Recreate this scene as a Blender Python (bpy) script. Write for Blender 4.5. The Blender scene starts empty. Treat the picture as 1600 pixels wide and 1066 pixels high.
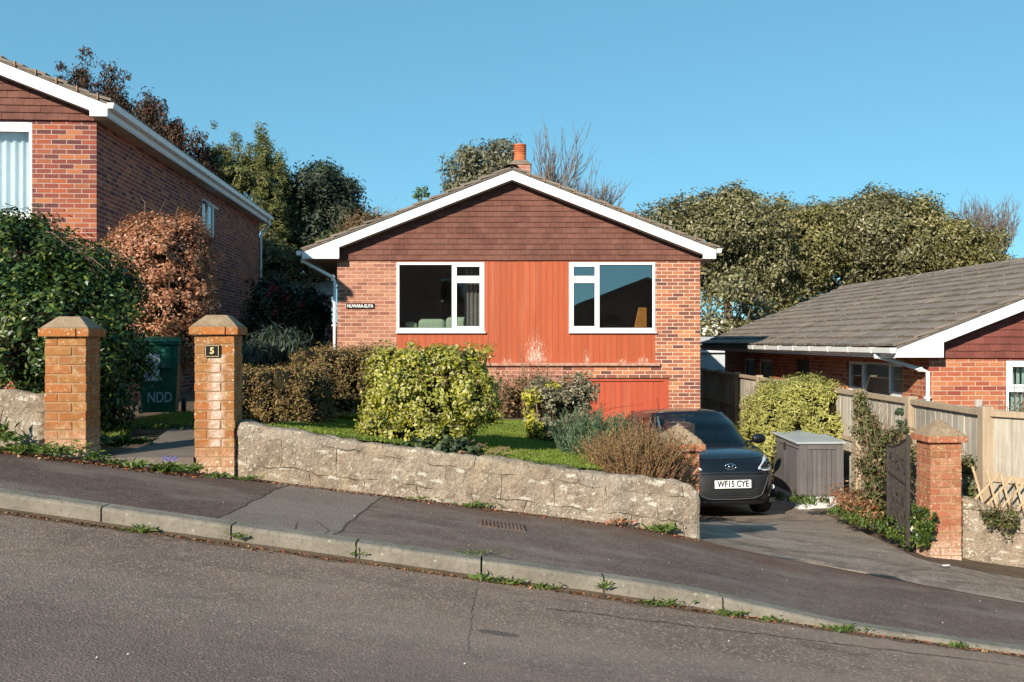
import bpy, bmesh, math, random
import numpy as np
from mathutils import Vector, Matrix, noise
R = math.radians
rnd = random.Random(7)
nr = np.random.RandomState(11)
S = bpy.context.scene
C = S.collection
F = 1450.0                                   # focal length in photo pixels (1600 wide)

# ------------------------------------------------------------------ camera, sky, sun, exposure
cam = bpy.data.cameras.new('camera'); camo = bpy.data.objects.new('camera', cam); C.objects.link(camo)
cam.sensor_width = 36; cam.lens = 36 * F / 1600; cam.clip_end = 2000; cam.clip_start = .1
camo.location = (0, 0, 0); camo.rotation_euler = (R(90), 0, 0)
S.camera = camo
SUN = Vector((-1.0, -1.75, .94)).normalized()     # direction towards the sun
W = bpy.data.worlds.new('World'); S.world = W; W.use_nodes = True
wn = W.node_tree.nodes; wl = W.node_tree.links
sky = wn.new('ShaderNodeTexSky'); sky.sky_type = 'NISHITA'; sky.sun_disc = False
sky.sun_elevation = math.asin(SUN.z); sky.sun_rotation = math.atan2(SUN.x, SUN.y)
sky.altitude = 0; sky.air_density = .62; sky.dust_density = .0; sky.ozone_density = 1.2
hs = wn.new('ShaderNodeMix'); hs.data_type = 'RGBA'; hs.blend_type = 'MULTIPLY'
hs.inputs[0].default_value = 1; hs.inputs[7].default_value = (1.18, 2.45, 2.86, 1)
gm_ = wn.new('ShaderNodeGamma'); gm_.inputs[1].default_value = .46       # flatter, hazier gradient than the raw model
wl.new(sky.outputs[0], gm_.inputs[0]); wl.new(gm_.outputs[0], hs.inputs[6])
wl.new(hs.outputs[2], wn['Background'].inputs['Color'])
wn['Background'].inputs['Strength'].default_value = .090
sl = bpy.data.lights.new('sun', 'SUN'); sl.energy = 5.0; sl.angle = R(.5); sl.color = (1, .90, .76)
so = bpy.data.objects.new('sun', sl); C.objects.link(so); so.rotation_euler = SUN.to_track_quat('Z', 'Y').to_euler()
so.location = (-8, -10, 12)
S.view_settings.view_transform = 'Standard'; S.view_settings.look = 'None'
S.view_settings.exposure = .56; S.view_settings.gamma = 1
S.cycles.max_bounces = 6; S.cycles.transparent_max_bounces = 12; S.cycles.use_denoising = True

# ------------------------------------------------------------------ helpers
def clamp(x, a=0., b=1.): return max(a, min(b, x))
def ss(a, b, x):
    t = clamp((x - a) / (b - a)); return t * t * (3 - 2 * t)
def mix(a, b, t): return a + (b - a) * t
def PX(px, D): return (px - 800) / F * D
def PZ(py, D): return (533 - py) / F * D

def tag(o, label=None, cat=None, group=None, kind=None):
    if label: o['label'] = label
    if cat: o['category'] = cat
    if group: o['group'] = group
    if kind: o['kind'] = kind
    return o
def empty(name, loc=(0, 0, 0), rz=0, label=None, cat=None, group=None):
    o = bpy.data.objects.new(name, None); C.objects.link(o); o.location = loc; o.rotation_euler = (0, 0, rz)
    o.empty_display_size = .2
    return tag(o, label, cat, group)

class MB:
    def __init__(s): s.v = []; s.f = []; s.m = []; s.uv = None
    def poly(s, pts, m=0):
        b = len(s.v); s.v += [tuple(p) for p in pts]; s.f.append(tuple(range(b, b + len(pts)))); s.m.append(m)
    def box(s, x0, x1, y0, y1, z0, z1, m=0, M=None):
        P = [(x0,y0,z0),(x1,y0,z0),(x1,y1,z0),(x0,y1,z0),(x0,y0,z1),(x1,y0,z1),(x1,y1,z1),(x0,y1,z1)]
        s.hexa(P, m, M)
    def hexa(s, P, m=0, M=None):
        if M is not None: P = [M @ Vector(p) for p in P]
        b = len(s.v); s.v += [tuple(p) for p in P]
        for q in ((0,3,2,1),(4,5,6,7),(0,1,5,4),(1,2,6,5),(2,3,7,6),(3,0,4,7)):
            s.f.append(tuple(b + i for i in q)); s.m.append(m)
    def prism(s, poly2, y0, y1, m=0, axis='y'):
        n = len(poly2); b = len(s.v)
        if axis == 'y': s.v += [(x, y0, z) for x, z in poly2] + [(x, y1, z) for x, z in poly2]
        elif axis == 'x': s.v += [(y0, x, z) for x, z in poly2] + [(y1, x, z) for x, z in poly2]
        else: s.v += [(x, z, y0) for x, z in poly2] + [(x, z, y1) for x, z in poly2]
        s.f.append(tuple(b + i for i in range(n))); s.m.append(m)
        s.f.append(tuple(b + n + i for i in reversed(range(n)))); s.m.append(m)
        for i in range(n):
            j = (i + 1) % n; s.f.append((b + i, b + n + i, b + n + j, b + j)); s.m.append(m)
    def tube(s, pts, r, n=6, m=0, cap=True):
        pts = [Vector(p) for p in pts]; N = len(pts)
        if not hasattr(r, '__len__'): r = [r] * N
        b = len(s.v); up = Vector((.13, .21, .97)).normalized()
        for i, p in enumerate(pts):
            t = (pts[min(i + 1, N - 1)] - pts[max(i - 1, 0)])
            t = t.normalized() if t.length > 1e-9 else Vector((0, 0, 1))
            a = t.cross(up)
            if a.length < .1: a = t.cross(Vector((1, .1, 0)))
            a.normalize(); c = t.cross(a)
            for k in range(n):
                th = 2 * math.pi * k / n
                s.v.append(tuple(p + (a * math.cos(th) + c * math.sin(th)) * r[i]))
        for i in range(N - 1):
            for k in range(n):
                k2 = (k + 1) % n
                s.f.append((b + i*n + k, b + i*n + k2, b + (i+1)*n + k2, b + (i+1)*n + k)); s.m.append(m)
        if cap:
            s.f.append(tuple(b + k for k in reversed(range(n)))); s.m.append(m)
            s.f.append(tuple(b + (N-1)*n + k for k in range(n))); s.m.append(m)
    def lathe(s, prof, c=(0,0,0), n=24, m=0, axis='z'):
        b = len(s.v)
        for r, z in prof:
            for k in range(n):
                t = 2*math.pi*k/n
                q = (r*math.cos(t), r*math.sin(t), z) if axis == 'z' else ((z, r*math.cos(t), r*math.sin(t)) if axis == 'x' else (r*math.cos(t), z, r*math.sin(t)))
                s.v.append((c[0]+q[0], c[1]+q[1], c[2]+q[2]))
        for i in range(len(prof) - 1):
            for k in range(n):
                k2 = (k+1) % n
                s.f.append((b+i*n+k, b+i*n+k2, b+(i+1)*n+k2, b+(i+1)*n+k)); s.m.append(m)
    def grid(s, P, m=0, flip=False, skip=None):
        nu, nv = len(P), len(P[0]); b = len(s.v)
        for r_ in P: s.v += [tuple(p) for p in r_]
        for i in range(nu - 1):
            for j in range(nv - 1):
                if skip and skip(i, j): continue
                q = (b+i*nv+j, b+(i+1)*nv+j, b+(i+1)*nv+j+1, b+i*nv+j+1)
                s.f.append(q[::-1] if flip else q); s.m.append(m)
    def build(s, name, mats, parent=None, loc=None, rz=None, smooth=False, bevel=0, fixn=True, label=None, cat=None, group=None, kind=None, seg=2):
        me = bpy.data.meshes.new(name); me.from_pydata(s.v, [], s.f)
        if not isinstance(mats, (list, tuple)): mats = [mats]
        for m in mats: me.materials.append(m)
        me.polygons.foreach_set('material_index', s.m)
        if fixn:
            bm = bmesh.new(); bm.from_mesh(me); bmesh.ops.recalc_face_normals(bm, faces=bm.faces); bm.to_mesh(me); bm.free()
        uvl = me.uv_layers.new(name='UVMap'); co = me.vertices
        for p in me.polygons:
            n = p.normal; a = 2 if abs(n.z) > .75 else (0 if abs(n.x) > abs(n.y) else 1)
            for li in p.loop_indices:
                c = co[me.loops[li].vertex_index].co
                uvl.data[li].uv = (c.x, c.y) if a == 2 else ((c.y, c.z) if a == 0 else (c.x, c.z))
        if smooth: me.polygons.foreach_set('use_smooth', [True] * len(me.polygons))
        o = bpy.data.objects.new(name, me); C.objects.link(o)
        if parent: o.parent = parent
        if loc is not None: o.location = loc
        if rz is not None: o.rotation_euler = (0, 0, rz)
        if bevel:
            b = o.modifiers.new('bevel', 'BEVEL'); b.width = bevel; b.segments = seg; b.limit_method = 'ANGLE'; b.angle_limit = R(40)
        return tag(o, label, cat, group, kind)

def fastmesh(name, V, Q, mats, mi=None, parent=None, smooth=False):
    me = bpy.data.meshes.new(name); V = np.asarray(V, dtype=np.float32); Q = np.asarray(Q, dtype=np.int32)
    me.vertices.add(len(V)); me.vertices.foreach_set('co', V.ravel())
    k = Q.shape[1]; me.loops.add(Q.size); me.loops.foreach_set('vertex_index', Q.ravel())
    me.polygons.add(len(Q)); me.polygons.foreach_set('loop_start', np.arange(0, Q.size, k, dtype=np.int32))
    if not isinstance(mats, (list, tuple)): mats = [mats]
    for m in mats: me.materials.append(m)
    if mi is not None: me.polygons.foreach_set('material_index', np.asarray(mi, dtype=np.int32))
    if smooth: me.polygons.foreach_set('use_smooth', np.ones(len(Q), dtype=bool))
    me.update(calc_edges=True); me.validate()
    o = bpy.data.objects.new(name, me); C.objects.link(o)
    if parent: o.parent = parent
    return o

# ------------------------------------------------------------------ material helpers
class NT:
    def __init__(s, name):
        s.mat = bpy.data.materials.new(name); s.mat.use_nodes = True; s.t = s.mat.node_tree
        s.b = s.t.nodes['Principled BSDF']; s.out = s.t.nodes['Material Output']
    def n(s, typ, **k):
        x = s.t.nodes.new('ShaderNode' + typ)
        for a, v in k.items():
            setattr(x, a, v)
        return x
    def l(s, a, b): s.t.links.new(a, b)
    def set(s, sock, v):
        if isinstance(v, bpy.types.NodeSocket): s.l(v, sock)
        elif isinstance(v, (tuple, list)) and len(v) == 3 and sock.type == 'RGBA': sock.default_value = (*v, 1)
        else: sock.default_value = v
    def co(s, kind='Object', scale=(1,1,1), rot=(0,0,0), loc=(0,0,0)):
        t = s.n('TexCoord'); m = s.n('Mapping'); s.l(t.outputs[kind], m.inputs[0])
        m.inputs['Scale'].default_value = scale; m.inputs['Rotation'].default_value = rot; m.inputs['Location'].default_value = loc
        return m.outputs[0]
    def noise(s, vec, scale, detail=4, rough=.55, dist=0):
        x = s.n('TexNoise'); s.l(vec, x.inputs['Vector']); x.inputs['Scale'].default_value = scale
        x.inputs['Detail'].default_value = detail; x.inputs['Roughness'].default_value = rough; x.inputs['Distortion'].default_value = dist
        return x.outputs['Fac']
    def vor(s, vec, scale, feat='F1', out='Distance', rand=1):
        x = s.n('TexVoronoi'); x.feature = feat; s.l(vec, x.inputs['Vector']); x.inputs['Scale'].default_value = scale
        x.inputs['Randomness'].default_value = rand
        return x.outputs[out]
    def ramp(s, fac, pts, interp='LINEAR'):
        x = s.n('ValToRGB'); x.color_ramp.interpolation = interp; e = x.color_ramp.elements
        while len(e) < len(pts): e.new(.5)
        for i, (p, c) in enumerate(pts):
            e[i].position = p; e[i].color = (*c, 1) if hasattr(c, '__len__') else (c, c, c, 1)
        s.set(x.inputs[0], fac); return x.outputs[0]
    def mix(s, a, b, f, mode='MIX'):
        x = s.n('Mix'); x.data_type = 'RGBA'; x.blend_type = mode
        s.set(x.inputs[0], f); s.set(x.inputs[6], a); s.set(x.inputs[7], b); return x.outputs[2]
    def math(s, op, a, b=0., c=None):
        x = s.n('Math'); x.operation = op; s.set(x.inputs[0], a); s.set(x.inputs[1], b)
        if c is not None: s.set(x.inputs[2], c)
        return x.outputs[0]
    def bump(s, h, strength=.5, dist=.01):
        x = s.n('Bump'); x.inputs['Strength'].default_value = strength; x.inputs['Distance'].default_value = dist
        s.l(h, x.inputs['Height']); s.l(x.outputs[0], s.b.inputs['Normal'])
    def fin(s, color, rough=.8, spec=.3, metal=0, **k):
        s.set(s.b.inputs['Base Color'], color); s.set(s.b.inputs['Roughness'], rough)
        s.b.inputs['Specular IOR Level'].default_value = spec; s.b.inputs['Metallic'].default_value = metal
        for a, v in k.items(): s.set(s.b.inputs[a], v)
        return s.mat

def simple(name, col, rough=.6, var=.12, sc=6, spec=.35, metal=0, bump=0, **k):
    m = NT(name); v = m.co('Object'); n = m.noise(v, sc, 5)
    c = m.mix(tuple(x * (1 - var) for x in col), tuple(min(1, x * (1 + var)) for x in col), m.ramp(n, [(.3, 0), (.7, 1)]))
    if bump: m.bump(m.noise(v, sc * 12, 3), bump, .004)
    return m.fin(c, rough, spec, metal, **k)

def island(m):
    g = m.n('NewGeometry'); return g.outputs['Random Per Island']

def brick_mat(name, cols, mortar, fade=None, bw=.225, rh=.075, dirt=.25):
    m = NT(name); uv = m.co('UV'); ob = m.co('Object')
    wob = m.n('VectorMath'); wob.operation = 'ADD'; nz = m.n('TexNoise'); nz.inputs['Scale'].default_value = 9
    m.l(uv, nz.inputs['Vector']); sc = m.n('VectorMath'); sc.operation = 'SCALE'; sc.inputs['Scale'].default_value = .006
    m.l(nz.outputs['Color'], sc.inputs[0]); m.l(uv, wob.inputs[0]); m.l(sc.outputs[0], wob.inputs[1])
    b = m.n('TexBrick'); m.l(wob.outputs[0], b.inputs['Vector'])
    b.inputs['Color1'].default_value = (0,0,0,1); b.inputs['Color2'].default_value = (1,1,1,1); b.inputs['Mortar'].default_value = (.5,.5,.5,1)
    b.inputs['Scale'].default_value = 1; b.inputs['Brick Width'].default_value = bw; b.inputs['Row Height'].default_value = rh
    b.inputs['Mortar Size'].default_value = .0062; b.inputs['Mortar Smooth'].default_value = .25; b.inputs['Bias'].default_value = 0
    n = len(cols); br = m.ramp(b.outputs['Color'], [((i + .5) / n, c) for i, c in enumerate(cols)])
    big = m.noise(ob, .9, 4); fine = m.noise(uv, 55, 4)
    br = m.mix(br, m.mix(br, (.26, .15, .10), .4), m.ramp(fine, [(.45, 0), (.75, 1)]))
    br = m.mix(br, tuple(x * .45 for x in cols[0]), m.ramp(big, [(.5, 0), (.75, dirt)]))
    if fade: br = m.mix(br, fade, m.ramp(m.noise(ob, .7, 3), [(.35, .25), (.6, .75)]))
    mo = m.mix(mortar, tuple(x * .7 for x in mortar), m.ramp(m.noise(uv, 8, 4), [(.4, 0), (.7, 1)]))
    c = m.mix(br, mo, b.outputs['Fac'])
    h = m.math('SUBTRACT', m.math('MULTIPLY', fine, .25), b.outputs['Fac'])
    m.bump(h, .6, .006)
    return m.fin(c, .88, .2)

def leaf_mat(name, cols, rough=.5, trans=.25, spec=.4, patch=1.5):
    m = NT(name); v = m.co('Object'); isl = island(m)
    n = len(cols); c = m.ramp(isl, [((i + .5) / n, q) for i, q in enumerate(cols)])
    c = m.mix(c, m.mix(c, (.6, .6, .6), 1, 'MULTIPLY'), m.ramp(m.noise(v, patch, 3), [(.4, 0), (.65, .8)]))
    m.fin(c, rough, spec)
    if trans:
        t = m.n('BsdfTranslucent'); m.set(t.inputs[0], m.mix(c, (1.0, 1.0, .55), 1, 'MULTIPLY'))
        x = m.n('MixShader'); x.inputs[0].default_value = trans; m.l(m.b.outputs[0], x.inputs[1]); m.l(t.outputs[0], x.inputs[2])
        m.l(x.outputs[0], m.out.inputs[0])
    return m.mat

def glass_mat(name, tint=(.8, .86, .85), refl=1.0, base=.05):
    m = NT(name); g = m.n('BsdfGlossy'); g.inputs['Roughness'].default_value = .0; g.inputs['Color'].default_value = (1, 1, 1, 1)
    t = m.n('BsdfTransparent'); t.inputs[0].default_value = (*tint, 1)
    fr = m.n('Fresnel'); fr.inputs['IOR'].default_value = 1.5
    f = m.math('MINIMUM', m.math('MULTIPLY_ADD', fr.outputs[0], refl, base), 1.)
    v = m.co('Object'); bp = m.n('Bump'); bp.inputs['Strength'].default_value = .03; bp.inputs['Distance'].default_value = .02
    m.l(m.noise(v, 1.3, 1), bp.inputs['Height']); m.l(bp.outputs[0], g.inputs['Normal'])
    x = m.n('MixShader'); m.l(f, x.inputs[0]); m.l(t.outputs[0], x.inputs[1]); m.l(g.outputs[0], x.inputs[2])
    m.l(x.outputs[0], m.out.inputs[0]); m.t.nodes.remove(m.b)
    return m.mat

# ------------------------------------------------------------------ materials
def asphalt(name, base, warm, stains=True, speck=.8, scale=1.0):
    m = NT(name); v = m.co('Object')
    a = m.noise(v, .55, 5, .6); b = m.noise(v, 5, 5, .65); g = m.noise(v, 95 * scale, 3, .7); sp = m.vor(v, 70 * scale)
    spc = m.vor(v, 70 * scale, out='Color')
    c = m.mix(base, warm, m.ramp(a, [(.35, 0), (.68, 1)]))
    c = m.mix(c, tuple(x * .62 for x in base), m.ramp(b, [(.45, 0), (.78, .75)]))
    c = m.mix(c, tuple(min(1, x * 1.9) for x in warm), m.ramp(spc, [(.62, 0), (.92, speck)]))
    c = m.mix(c, tuple(x * .4 for x in base), m.ramp(g, [(.5, 0), (.72, .85)]))
    # pale scattered grit
    c = m.mix(c, (.42, .38, .33), m.ramp(m.vor(v, 9 * scale), [(0, .7), (.025, .6), (.035, 0)]))
    if stains:
        w = m.n('TexNoise'); w.inputs['Scale'].default_value = 4.5; w.inputs['Detail'].default_value = 10; w.inputs['Roughness'].default_value = .7; m.l(v, w.inputs['Vector'])
        dv = m.n('VectorMath'); dv.operation = 'SCALE'; dv.inputs['Scale'].default_value = .55; m.l(w.outputs['Color'], dv.inputs[0])
        ad = m.n('VectorMath'); ad.operation = 'ADD'; m.l(v, ad.inputs[0]); m.l(dv.outputs[0], ad.inputs[1])
        cr = m.vor(ad.outputs[0], .55, 'DISTANCE_TO_EDGE')
        crm = m.math('MULTIPLY', m.ramp(cr, [(0, 1), (.006, .8), (.014, 0)]), m.ramp(m.noise(v, .8, 2), [(.52, 0), (.66, .55)]))
        c = m.mix(c, tuple(x * .45 for x in base), crm)
        st = m.noise(m.co('Object', (1.0, 3.2, 1), (0, 0, .12)), .9, 6, .65)
        c = m.mix(c, tuple(x * .55 for x in base), m.ramp(st, [(.60, 0), (.68, .7)])); c = m.mix(c, tuple(x * 1.25 for x in warm), m.ramp(m.noise(m.co('Object', (.35, 1.6, 1), (0, 0, .14)), 1.1, 4), [(.5, 0), (.7, .5)]))
    m.bump(m.math('ADD', m.math('MULTIPLY', sp, 1.2), m.math('MULTIPLY', g, 1.0)), .55, .005)
    return m, c
ma, c = asphalt('road_asphalt', (.190, .135, .106), (.250, .180, .138))
# tyre wear and oily dirt strips along the gutter
v = ma.co('Object'); sx = ma.n('SeparateXYZ'); ma.l(v, sx.inputs[0])
gut = ma.math('ADD', sx.outputs['Y'], ma.math('MULTIPLY', ma.noise(v, 3, 5), .30))
c = ma.mix(c, (.10, .062, .038), ma.ramp(gut, [(.0, 0), (5.98/6.3, 0), (6.12/6.3, .8), (1, .9)]) if False else ma.math('MULTIPLY', ma.math('GREATER_THAN', gut, 6.07), .75))
rx, ry = sx.outputs['X'], sx.outputs['Y']; nz1 = ma.noise(v, 6, 7, .75); nz2 = ma.noise(v, 1.6, 4)
def line_(expr, w, lo, hi, amp):                       # a wandering seam; expr = distance from its centre line
    d = ma.math('ABSOLUTE', ma.math('ADD', expr, ma.math('MULTIPLY', ma.math('SUBTRACT', nz1, .5), amp)))
    return ma.math('MULTIPLY', ma.math('LESS_THAN', d, w), ma.ramp(nz2, [(lo, 0), (hi, 1)]))
seam = ma.math('MULTIPLY', line_(ma.math('SUBTRACT', ry, ma.math('MULTIPLY_ADD', rx, .07, 5.52)), .012, .38, .46, .14), ma.math('GREATER_THAN', rx, .2))
crk = ma.math('MULTIPLY', line_(ma.math('ADD', rx, .22), .0045, .30, .40, .12), ma.math('MULTIPLY', ma.math('GREATER_THAN', ry, 4.55), ma.math('LESS_THAN', ry, 5.8)))
el = ma.math('ADD', ma.math('POWER', ma.math('DIVIDE', ma.math('ADD', rx, .07), .11), 2), ma.math('POWER', ma.math('DIVIDE', ma.math('SUBTRACT', ry, 4.94), .035), 2))
sp_ = ma.math('LESS_THAN', ma.math('ADD', el, ma.math('MULTIPLY', ma.math('SUBTRACT', nz1, .5), 2.5)), 1.0)
c = ma.mix(c, (.055, .040, .034), ma.math('MULTIPLY', ma.math('MAXIMUM', ma.math('MAXIMUM', seam, crk), sp_), .8))
tr = ma.ramp(ma.math('ABSOLUTE', ma.math('SUBTRACT', ma.math('ADD', ry, ma.math('MULTIPLY', nz2, .5)), 5.0)), [(.1, .55), (.45, 0)])
c = ma.mix(c, (.24, .195, .165), ma.math('MULTIPLY', tr, .6))
low_ = ma.ramp(ma.math('DIVIDE', ma.math('ADD', ry, ma.math('MULTIPLY', nz2, .8)), 6), [(.76, .5), (.86, 0)])
c = ma.mix(c, (.125, .098, .092), low_)
M_ROAD = ma.fin(c, .86, .25)
ma, c = asphalt('pavement_asphalt', (.125, .087, .073), (.175, .125, .102), stains=False, speck=.6, scale=1.2)
v = ma.co('Object'); sx = ma.n('SeparateXYZ'); ma.l(v, sx.inputs[0])
xw = ma.math('ADD', sx.outputs['X'], ma.math('ADD', ma.math('MULTIPLY', sx.outputs['Y'], -.06), ma.math('MULTIPLY', ma.noise(v, 2.5, 5), .10)))
patch = ma.math('MULTIPLY', ma.math('GREATER_THAN', xw, -2.27), ma.math('LESS_THAN', xw, -1.50)); left_ = ma.math('LESS_THAN', xw, -2.27)
c = ma.mix(c, ma.mix(c, (.25, .215, .185), .55), ma.math('MULTIPLY', patch, .8))
c = ma.mix(c, ma.mix(c, (.80, .78, .78), 1, 'MULTIPLY'), left_)
c = ma.mix(c, ma.mix(c, (.26, .22, .185), .5), ma.ramp(ma.noise(ma.co('Object', (1, 2.5, 1)), 1.3, 5, .6), [(.48, 0), (.62, .7)]))
edge_ = ma.math('MINIMUM', ma.math('ABSOLUTE', ma.math('SUBTRACT', xw, -1.50)), ma.math('ABSOLUTE', ma.math('SUBTRACT', xw, -2.27)))
c = ma.mix(c, (.03, .024, .02), ma.ramp(edge_, [(.006, .8), (.014, 0)]))
red = ma.math('MULTIPLY', ma.ramp(ma.math('DIVIDE', ma.math('ADD', sx.outputs['Y'], ma.math('MULTIPLY', ma.noise(v, 1.7, 6, .7), 1.1)), 10), [(.79, 0), (.85, 1)]), ma.ramp(ma.math('ADD', ma.math('MULTIPLY', sx.outputs['X'], .3), .5), [(.2, .15), (.55, 1)]))
c = ma.mix(c, (.12, .060, .034), ma.math('MULTIPLY', red, ma.ramp(ma.noise(v, 4, 5), [(.3, .2), (.6, .9)])))
cr2 = ma.vor(v, 1.6, 'DISTANCE_TO_EDGE')
c = ma.mix(c, (.02, .016, .014), ma.math('MULTIPLY', ma.ramp(cr2, [(0, 1), (.012, 0)]), ma.ramp(ma.noise(v, .6, 2), [(.55, 0), (.62, .9)])))
M_PAVE = ma.fin(c, .88, .25)
ma, c = asphalt('driveway_surface', (.22, .165, .128), (.36, .285, .225), stains=True, speck=.5, scale=1.0)
v = ma.co('Object'); c = ma.mix(c, (.12, .090, .072), ma.ramp(ma.noise(v, 1.1, 6, .7, 1.5), [(.5, 0), (.62, .75)]))
c = ma.mix(c, (.33, .29, .25), ma.ramp(ma.noise(ma.co('Object', (3, 1, 1), (0, 0, .5)), 3, 6, .8), [(.6, 0), (.72, .7)]))
M_DRIVE = ma.fin(c, .88, .25)

def concrete(name, c0, c1, lichen=0, moss=0, sc=1.):
    m = NT(name); v = m.co('Object'); n1 = m.noise(v, 2.5*sc, 6, .65); n2 = m.noise(v, 30*sc, 5, .7)
    c = m.mix(c0, c1, m.ramp(n1, [(.35, 0), (.65, 1)])); c = m.mix(c, tuple(x*.5 for x in c0), m.ramp(n2, [(.5, 0), (.75, .7)]))
    if lichen: c = m.mix(c, (.62, .60, .52), m.ramp(m.math('ADD', m.vor(v, 13*sc), m.math('MULTIPLY', n2, .25)), [(.18, lichen), (.26, 0)]))
    if moss: c = m.mix(c, (.07, .075, .02), m.ramp(m.noise(v, 4*sc, 6, .7), [(.55, 0), (.7, moss)]))
    m.bump(m.math('ADD', n2, m.math('MULTIPLY', n1, 2)), .6, .01)
    return m.fin(c, .9, .2)
M_KERB = concrete('kerb_concrete', (.17, .150, .122), (.27, .24, .195), .35, .35)
M_CAP = concrete('cap_concrete', (.25, .175, .11), (.34, .25, .165), .6, .35, 2)
M_PATH = concrete('path_concrete', (.15, .12, .10), (.20, .165, .135), .2, .2)
M_WHITECONC = concrete('painted_plinth', (.50, .50, .50), (.62, .62, .63), 0, .2)
M_SOIL = concrete('soil', (.09, .062, .042), (.15, .11, .075), 0, .5, 2)

def wall_stone():
    m = NT('rough_stone'); uv = m.co('UV'); ob = m.co('Object')
    nz = m.n('TexNoise'); nz.inputs['Scale'].default_value = 3.5; nz.inputs['Detail'].default_value = 3; m.l(uv, nz.inputs['Vector'])
    sc = m.n('VectorMath'); sc.operation = 'SCALE'; sc.inputs['Scale'].default_value = .15; m.l(nz.outputs['Color'], sc.inputs[0])
    ad = m.n('VectorMath'); ad.operation = 'ADD'; m.l(uv, ad.inputs[0]); m.l(sc.outputs[0], ad.inputs[1])
    b = m.n('TexBrick'); m.l(ad.outputs[0], b.inputs['Vector']); b.inputs['Color1'].default_value = (0,0,0,1); b.inputs['Color2'].default_value = (1,1,1,1)
    b.inputs['Scale'].default_value = 1; b.inputs['Brick Width'].default_value = .46; b.inputs['Row Height'].default_value = .215
    b.inputs['Mortar Size'].default_value = .007; b.inputs['Mortar Smooth'].default_value = .9
    c = m.ramp(b.outputs['Color'], [(.2, (.38, .30, .225)), (.5, (.44, .355, .265)), (.8, (.40, .33, .26))])
    big = m.noise(ob, 1.2, 5, .6); mid = m.noise(ob, 7, 6, .7); fine = m.noise(ob, 34, 5, .75)
    c = m.mix(c, (.40, .31, .19), m.ramp(big, [(.45, 0), (.65, .7)]))
    c = m.mix(c, (.16, .115, .085), m.ramp(mid, [(.48, 0), (.7, .8)]))
    c = m.mix(c, (.10, .075, .058), m.ramp(fine, [(.52, 0), (.75, .85)]))
    # lichen: pale blotches
    l1 = m.math('ADD', m.vor(ob, 27), m.math('MULTIPLY', m.noise(ob, 60, 4, .8), .5))
    c = m.mix(c, (.66, .60, .48), m.math('MULTIPLY', m.ramp(l1, [(.42, .9), (.56, 0)]), m.ramp(m.noise(ob, 3.0, 5), [(.36, .15), (.56, 1)])))
    l2 = m.math('ADD', m.vor(m.co('UV', (1.3, 3.6, 1)), 4.5), m.math('MULTIPLY', m.noise(ob, 34, 7, .9), 1.5))
    c = m.mix(c, (.70, .65, .54), m.math('MULTIPLY', m.ramp(l2, [(.98, .95), (1.12, 0)]), m.ramp(m.noise(m.co('UV', (.5, 2.6, 1)), 2.4, 4), [(.40, 0), (.54, 1)])))
    c = m.mix(c, (.055, .042, .035), m.math('MULTIPLY', b.outputs['Fac'], m.ramp(m.noise(ob, 3.2, 4), [(.38, .5), (.46, .0)])))
    c = m.mix(c, (.035, .03, .027), m.ramp(m.math('ADD', m.vor(ob, 24, rand=1), m.math('MULTIPLY', mid, .2)), [(.12, .9), (.16, 0)]))
    m.bump(m.math('SUBTRACT', m.math('ADD', m.math('MULTIPLY', mid, 1.3), fine), m.math('MULTIPLY', m.math('MULTIPLY', b.outputs['Fac'], m.ramp(m.noise(ob, 3.2, 4), [(.42, .8), (.56, .05)])), .8)), 1.0, .026)
    return m.fin(c, .92, .15)
M_STONE = wall_stone()
M_BRICK = brick_mat('house_brick', [(.17,.058,.048),(.52,.20,.085),(.22,.072,.055),(.58,.24,.11),(.26,.085,.055),(.46,.155,.075),(.30,.10,.062),(.14,.055,.05)], (.74,.60,.46))
M_BRICKF = brick_mat('faded_brick', [(.26,.10,.07),(.46,.21,.13),(.34,.13,.085),(.50,.25,.15),(.27,.10,.075),(.44,.20,.135),(.38,.15,.10)], (.60,.43,.32))
M_BRICKL = brick_mat('red_brick', [(.14,.038,.040),(.38,.095,.045),(.21,.050,.042),(.44,.16,.065),(.25,.06,.042),(.10,.035,.042),(.32,.085,.045)], (.46,.35,.29))
M_BRICKR = brick_mat('orange_red_brick', [(.27,.06,.042),(.50,.17,.075),(.32,.075,.045),(.52,.22,.10),(.40,.10,.055),(.46,.14,.065)], (.58,.43,.31))

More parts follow.
